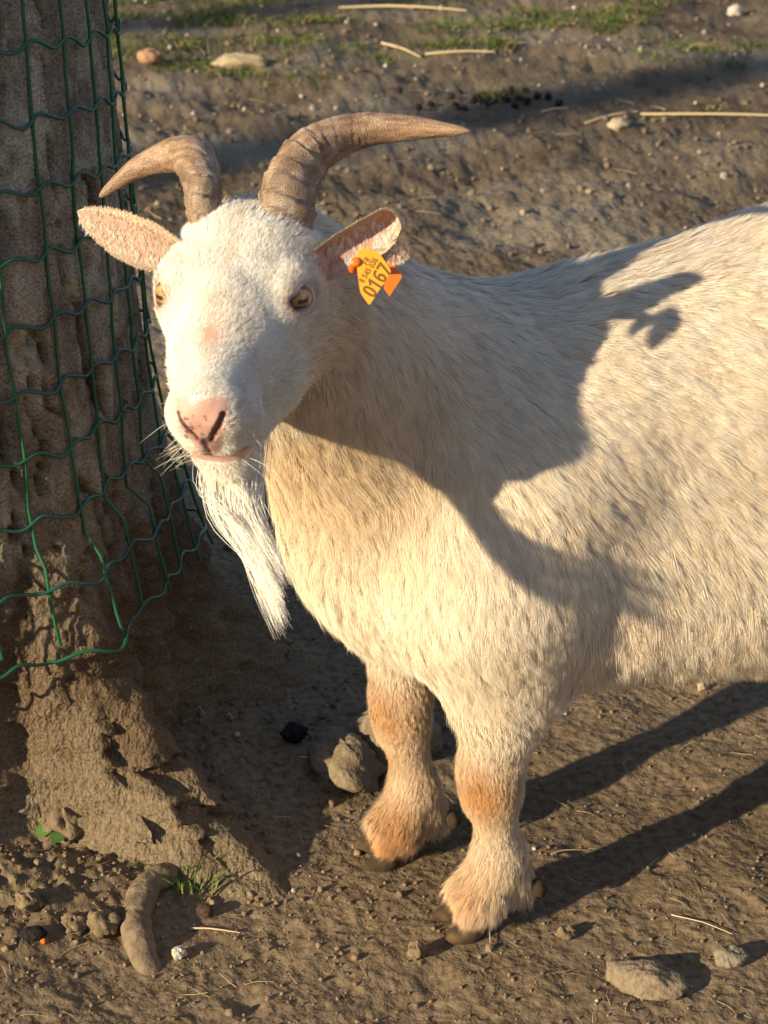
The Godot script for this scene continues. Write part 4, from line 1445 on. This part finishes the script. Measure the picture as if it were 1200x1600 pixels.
		at.append(Transform3D(Basis.from_euler(Vector3(r.randf() * 6, r.randf() * 6, r.randf() * 6)).scaled(Vector3.ONE * size), Vector3(x, ground_at(x, z) + size * .35, z)))
		var b := r.randf_range(.75, 1.2)
		var cc := Color(.185, .130, .077) * b
		if r.randf() < .03: cc = Color(.42, .37, .29) * b
		elif z < -0.6: cc = Color(.148, .112, .073) * b if r.randf() < .9 else Color(.27, .22, .165) * b
		col.append(cc)
	scatter("dirt_crumbs", crumb, at, col, dry_bits(), "crumbs of dry earth strewn over the ground", "crumbs")
	var bits := []
	for k in 3: bits.append(straw_mesh(80 + k, 1.0, .018, r.randf_range(.3, .9)))
	at = []
	col = PackedColorArray()
	for i in 620:
		var z := 0.45 - 1.2 * r.randf() if i < 420 else -0.7 - 4.5 * r.randf()
		var wide := 0.36 + 0.21 * (0.5 - z)
		var x := r.randf_range(-wide, wide)
		var L := r.randf_range(.006, .026) * (1.0 if z > -.7 else 3.0)
		at.append(Transform3D(Basis.from_euler(Vector3(r.randfn(0, .12), r.randf() * 6.3, r.randfn(0, .15))).scaled(Vector3(L, L * .8, L)), Vector3(x, ground_at(x, z) + L * .02 + .0006, z)))
		col.append(Color(.42, .31, .16) * r.randf_range(.5, 1.2))
	scatter("straw_bits", bits, at, col, dry_bits(), "bits of broken straw strewn over the ground", "straw bits")
	var turf := []
	for k in 4: turf.append(blades(90 + k, 22, .045, .035, .0035))
	at = []
	col = PackedColorArray()
	var gn := noise(79, 2.2, 4)
	var tries := 0
	while at.size() < 1050 and tries < 60000:
		tries += 1
		var z := r.randf_range(-6.6, -3.3)
		var x := r.randf_range(-2.2, 2.0)
		var want := gn.get_noise_2d(x, z) * 2.4 - 0.05
		want += 1.3 * exp(-pow((x + .75) / .55, 2) - pow((z + 4.15) / .38, 2)) + .8 * exp(-pow((x - .25) / .5, 2) - pow((z + 4.5) / .16, 2)) + .7 * exp(-pow((x - .95) / .5, 2) - pow((z + 4.7) / .15, 2)) - .85 * smoothstep(-4.2, -3.2, z)
		if r.randf() > want: continue
		at.append(Transform3D(Basis(Vector3.UP, r.randf() * 6.3).scaled(Vector3.ONE * r.randf_range(.5, 1.2)), Vector3(x, ground_at(x, z), z)))
		col.append(Color(0.86, 0.74, 0.80) * r.randf_range(.7, 1.15))
	scatter("grass", turf, at, col, leafy, "patches of short green grass far behind", "grass")

func dry_bits() -> Material:
	return painted(0.7, 0.3)

func other_trees(bark: Material) -> void:
	# trees beside the yard, out of the picture: the low sun throws their shade across the ground behind
	for q in [[-11.8, 6.1, .22, "bare tree left of the yard, its shadow crossing the far earth"], [-12.9, 4.9, .16, "slimmer bare tree further left of the yard"]]:
		var tree := base("tree", Vector3(q[0], 0, q[1]), q[3], "tree", "")
		var path := PackedVector3Array()
		var rad := PackedFloat32Array()
		for k in 16:
			path.append(Vector3(.05 * sin(k * .9), -.1 + 9.0 * k / 15.0, .05 * cos(k * 1.3)))
			rad.append(q[2] * (1.0 - .5 * k / 15.0) + .08 * exp(-k * 1.2))
		put("trunk", tube(path, rad, 24, Color(.12, .09, .06), true), bark, tree)
		for b in 4:
			var a := b * 1.7
			var p2 := PackedVector3Array()
			var r2 := PackedFloat32Array()
			for k in 8:
				p2.append(Vector3(cos(a) * k * .22, 7.0 + b * .5 + k * .35, sin(a) * k * .22))
				r2.append(.09 * (1.0 - k / 8.5))
			put("limb", tube(p2, r2, 8, Color(.12, .09, .06), true), bark, tree)

# ------------------------------------------------------------------ the whole
func _ready() -> void:
	var cam := Camera3D.new()
	cam.name = "camera"
	cam.position = Vector3(0, 1.06, 1.6)
	cam.rotation_degrees = Vector3(-24, 0, 0)
	cam.fov = 29.86
	cam.near = 0.05
	cam.far = 1200
	var lens := CameraAttributesPhysical.new()
	lens.frustum_focal_length = 45.0
	lens.frustum_near = 0.05
	lens.frustum_far = 1200.0
	lens.frustum_focus_distance = 1.58
	lens.exposure_aperture = 11.0
	cam.attributes = lens
	add_child(cam)
	print("fov ", cam.fov)
	cam.current = true
	var env := Environment.new()
	env.background_mode = Environment.BG_SKY
	var sky := ProceduralSkyMaterial.new()
	sky.sky_top_color = Color(0.42, 0.52, 0.68)
	sky.sky_horizon_color = Color(0.76, 0.75, 0.72)
	sky.sky_curve = 0.16
	sky.ground_bottom_color = Color(0.20, 0.16, 0.12)
	sky.ground_horizon_color = Color(0.50, 0.48, 0.45)
	sky.sky_energy_multiplier = 0.85
	env.sky = Sky.new()
	env.sky.sky_material = sky
	env.tonemap_mode = Environment.TONE_MAPPER_LINEAR
	env.tonemap_exposure = 2.0
	env.sdfgi_enabled = true
	env.ssao_enabled = true
	env.ssil_enabled = true
	var we := WorldEnvironment.new()
	we.name = "world"
	we.environment = env
	add_child(we)
	var sun := DirectionalLight3D.new()
	sun.name = "sun"
	sun.light_energy = 1.5
	sun.light_color = Color(1.0, 0.935, 0.815)
	sun.light_angular_distance = 0.9
	sun.shadow_enabled = true
	# low from the left, behind the camera
	var az := deg_to_rad(38.0)
	var el := deg_to_rad(18.5)
	var to := Vector3(cos(az) * cos(el), -sin(el), -sin(az) * cos(el))
	sun.basis = Basis.looking_at(to, Vector3.UP)
	add_child(sun)

	rng.seed = 20240
	n1 = noise(1, 2.4, 4)
	n2 = noise(2, 19.0, 4)
	n3 = noise(3, 105.0, 3)
	var soil := painted(0.92, 0.25)
	soil.uv1_triplanar = true
	soil.uv1_world_triplanar = true
	soil.uv1_scale = Vector3.ONE * 3.1
	speck = noise_tex(noise(23, 0.05, 5), ramp([0.0, 0.4, 0.6, 1.0], [Color(0.45, 0.42, 0.38), Color(0.80, 0.78, 0.75), Color(0.95, 0.94, 0.93), Color(1, 1, 1)]))
	soil.albedo_texture = noise_tex(noise(21, 0.022, 6), ramp([0.0, 0.35, 0.65, 1.0], [Color(0.55, 0.52, 0.47), Color(0.82, 0.80, 0.77), Color(0.93, 0.93, 0.92), Color(1, 1, 1)]))
	soil.heightmap_enabled = true
	soil.heightmap_texture = noise_tex(noise(22, 0.018, 6))
	soil.heightmap_scale = 0.30
	var bark := painted(0.9, 0.25)
	bark.uv1_triplanar = true
	bark.uv1_scale = Vector3(6, 5, 6)
	bark.albedo_texture = speck
	bark.heightmap_enabled = true
	bark.heightmap_texture = soil.heightmap_texture
	bark.heightmap_scale = 0.45
	var rock := painted(0.9, 0.25)
	rock.uv1_triplanar = true
	rock.uv1_scale = Vector3.ONE * 6.0
	rock.albedo_texture = soil.albedo_texture
	rock.heightmap_enabled = true
	rock.heightmap_texture = soil.heightmap_texture
	rock.heightmap_scale = 0.25
	var leafy := painted(0.6, 0.35)
	leafy.backlight_enabled = true
	leafy.backlight = Color(0.5, 0.6, 0.3)
	var dry := plain(Color(0.52, 0.40, 0.21), 0.6, 0.4)
	var t0 := Time.get_ticks_msec()
	build_ground(soil)
	print("ground ", Time.get_ticks_msec() - t0)
	build_tree(bark, soil)
	build_net()
	other_trees(bark)
	print("tree ", Time.get_ticks_msec() - t0)
	build_goat()
	print("goat ", Time.get_ticks_msec() - t0)
	litter(rock, dry, leafy)
	print("all ", Time.get_ticks_msec() - t0)
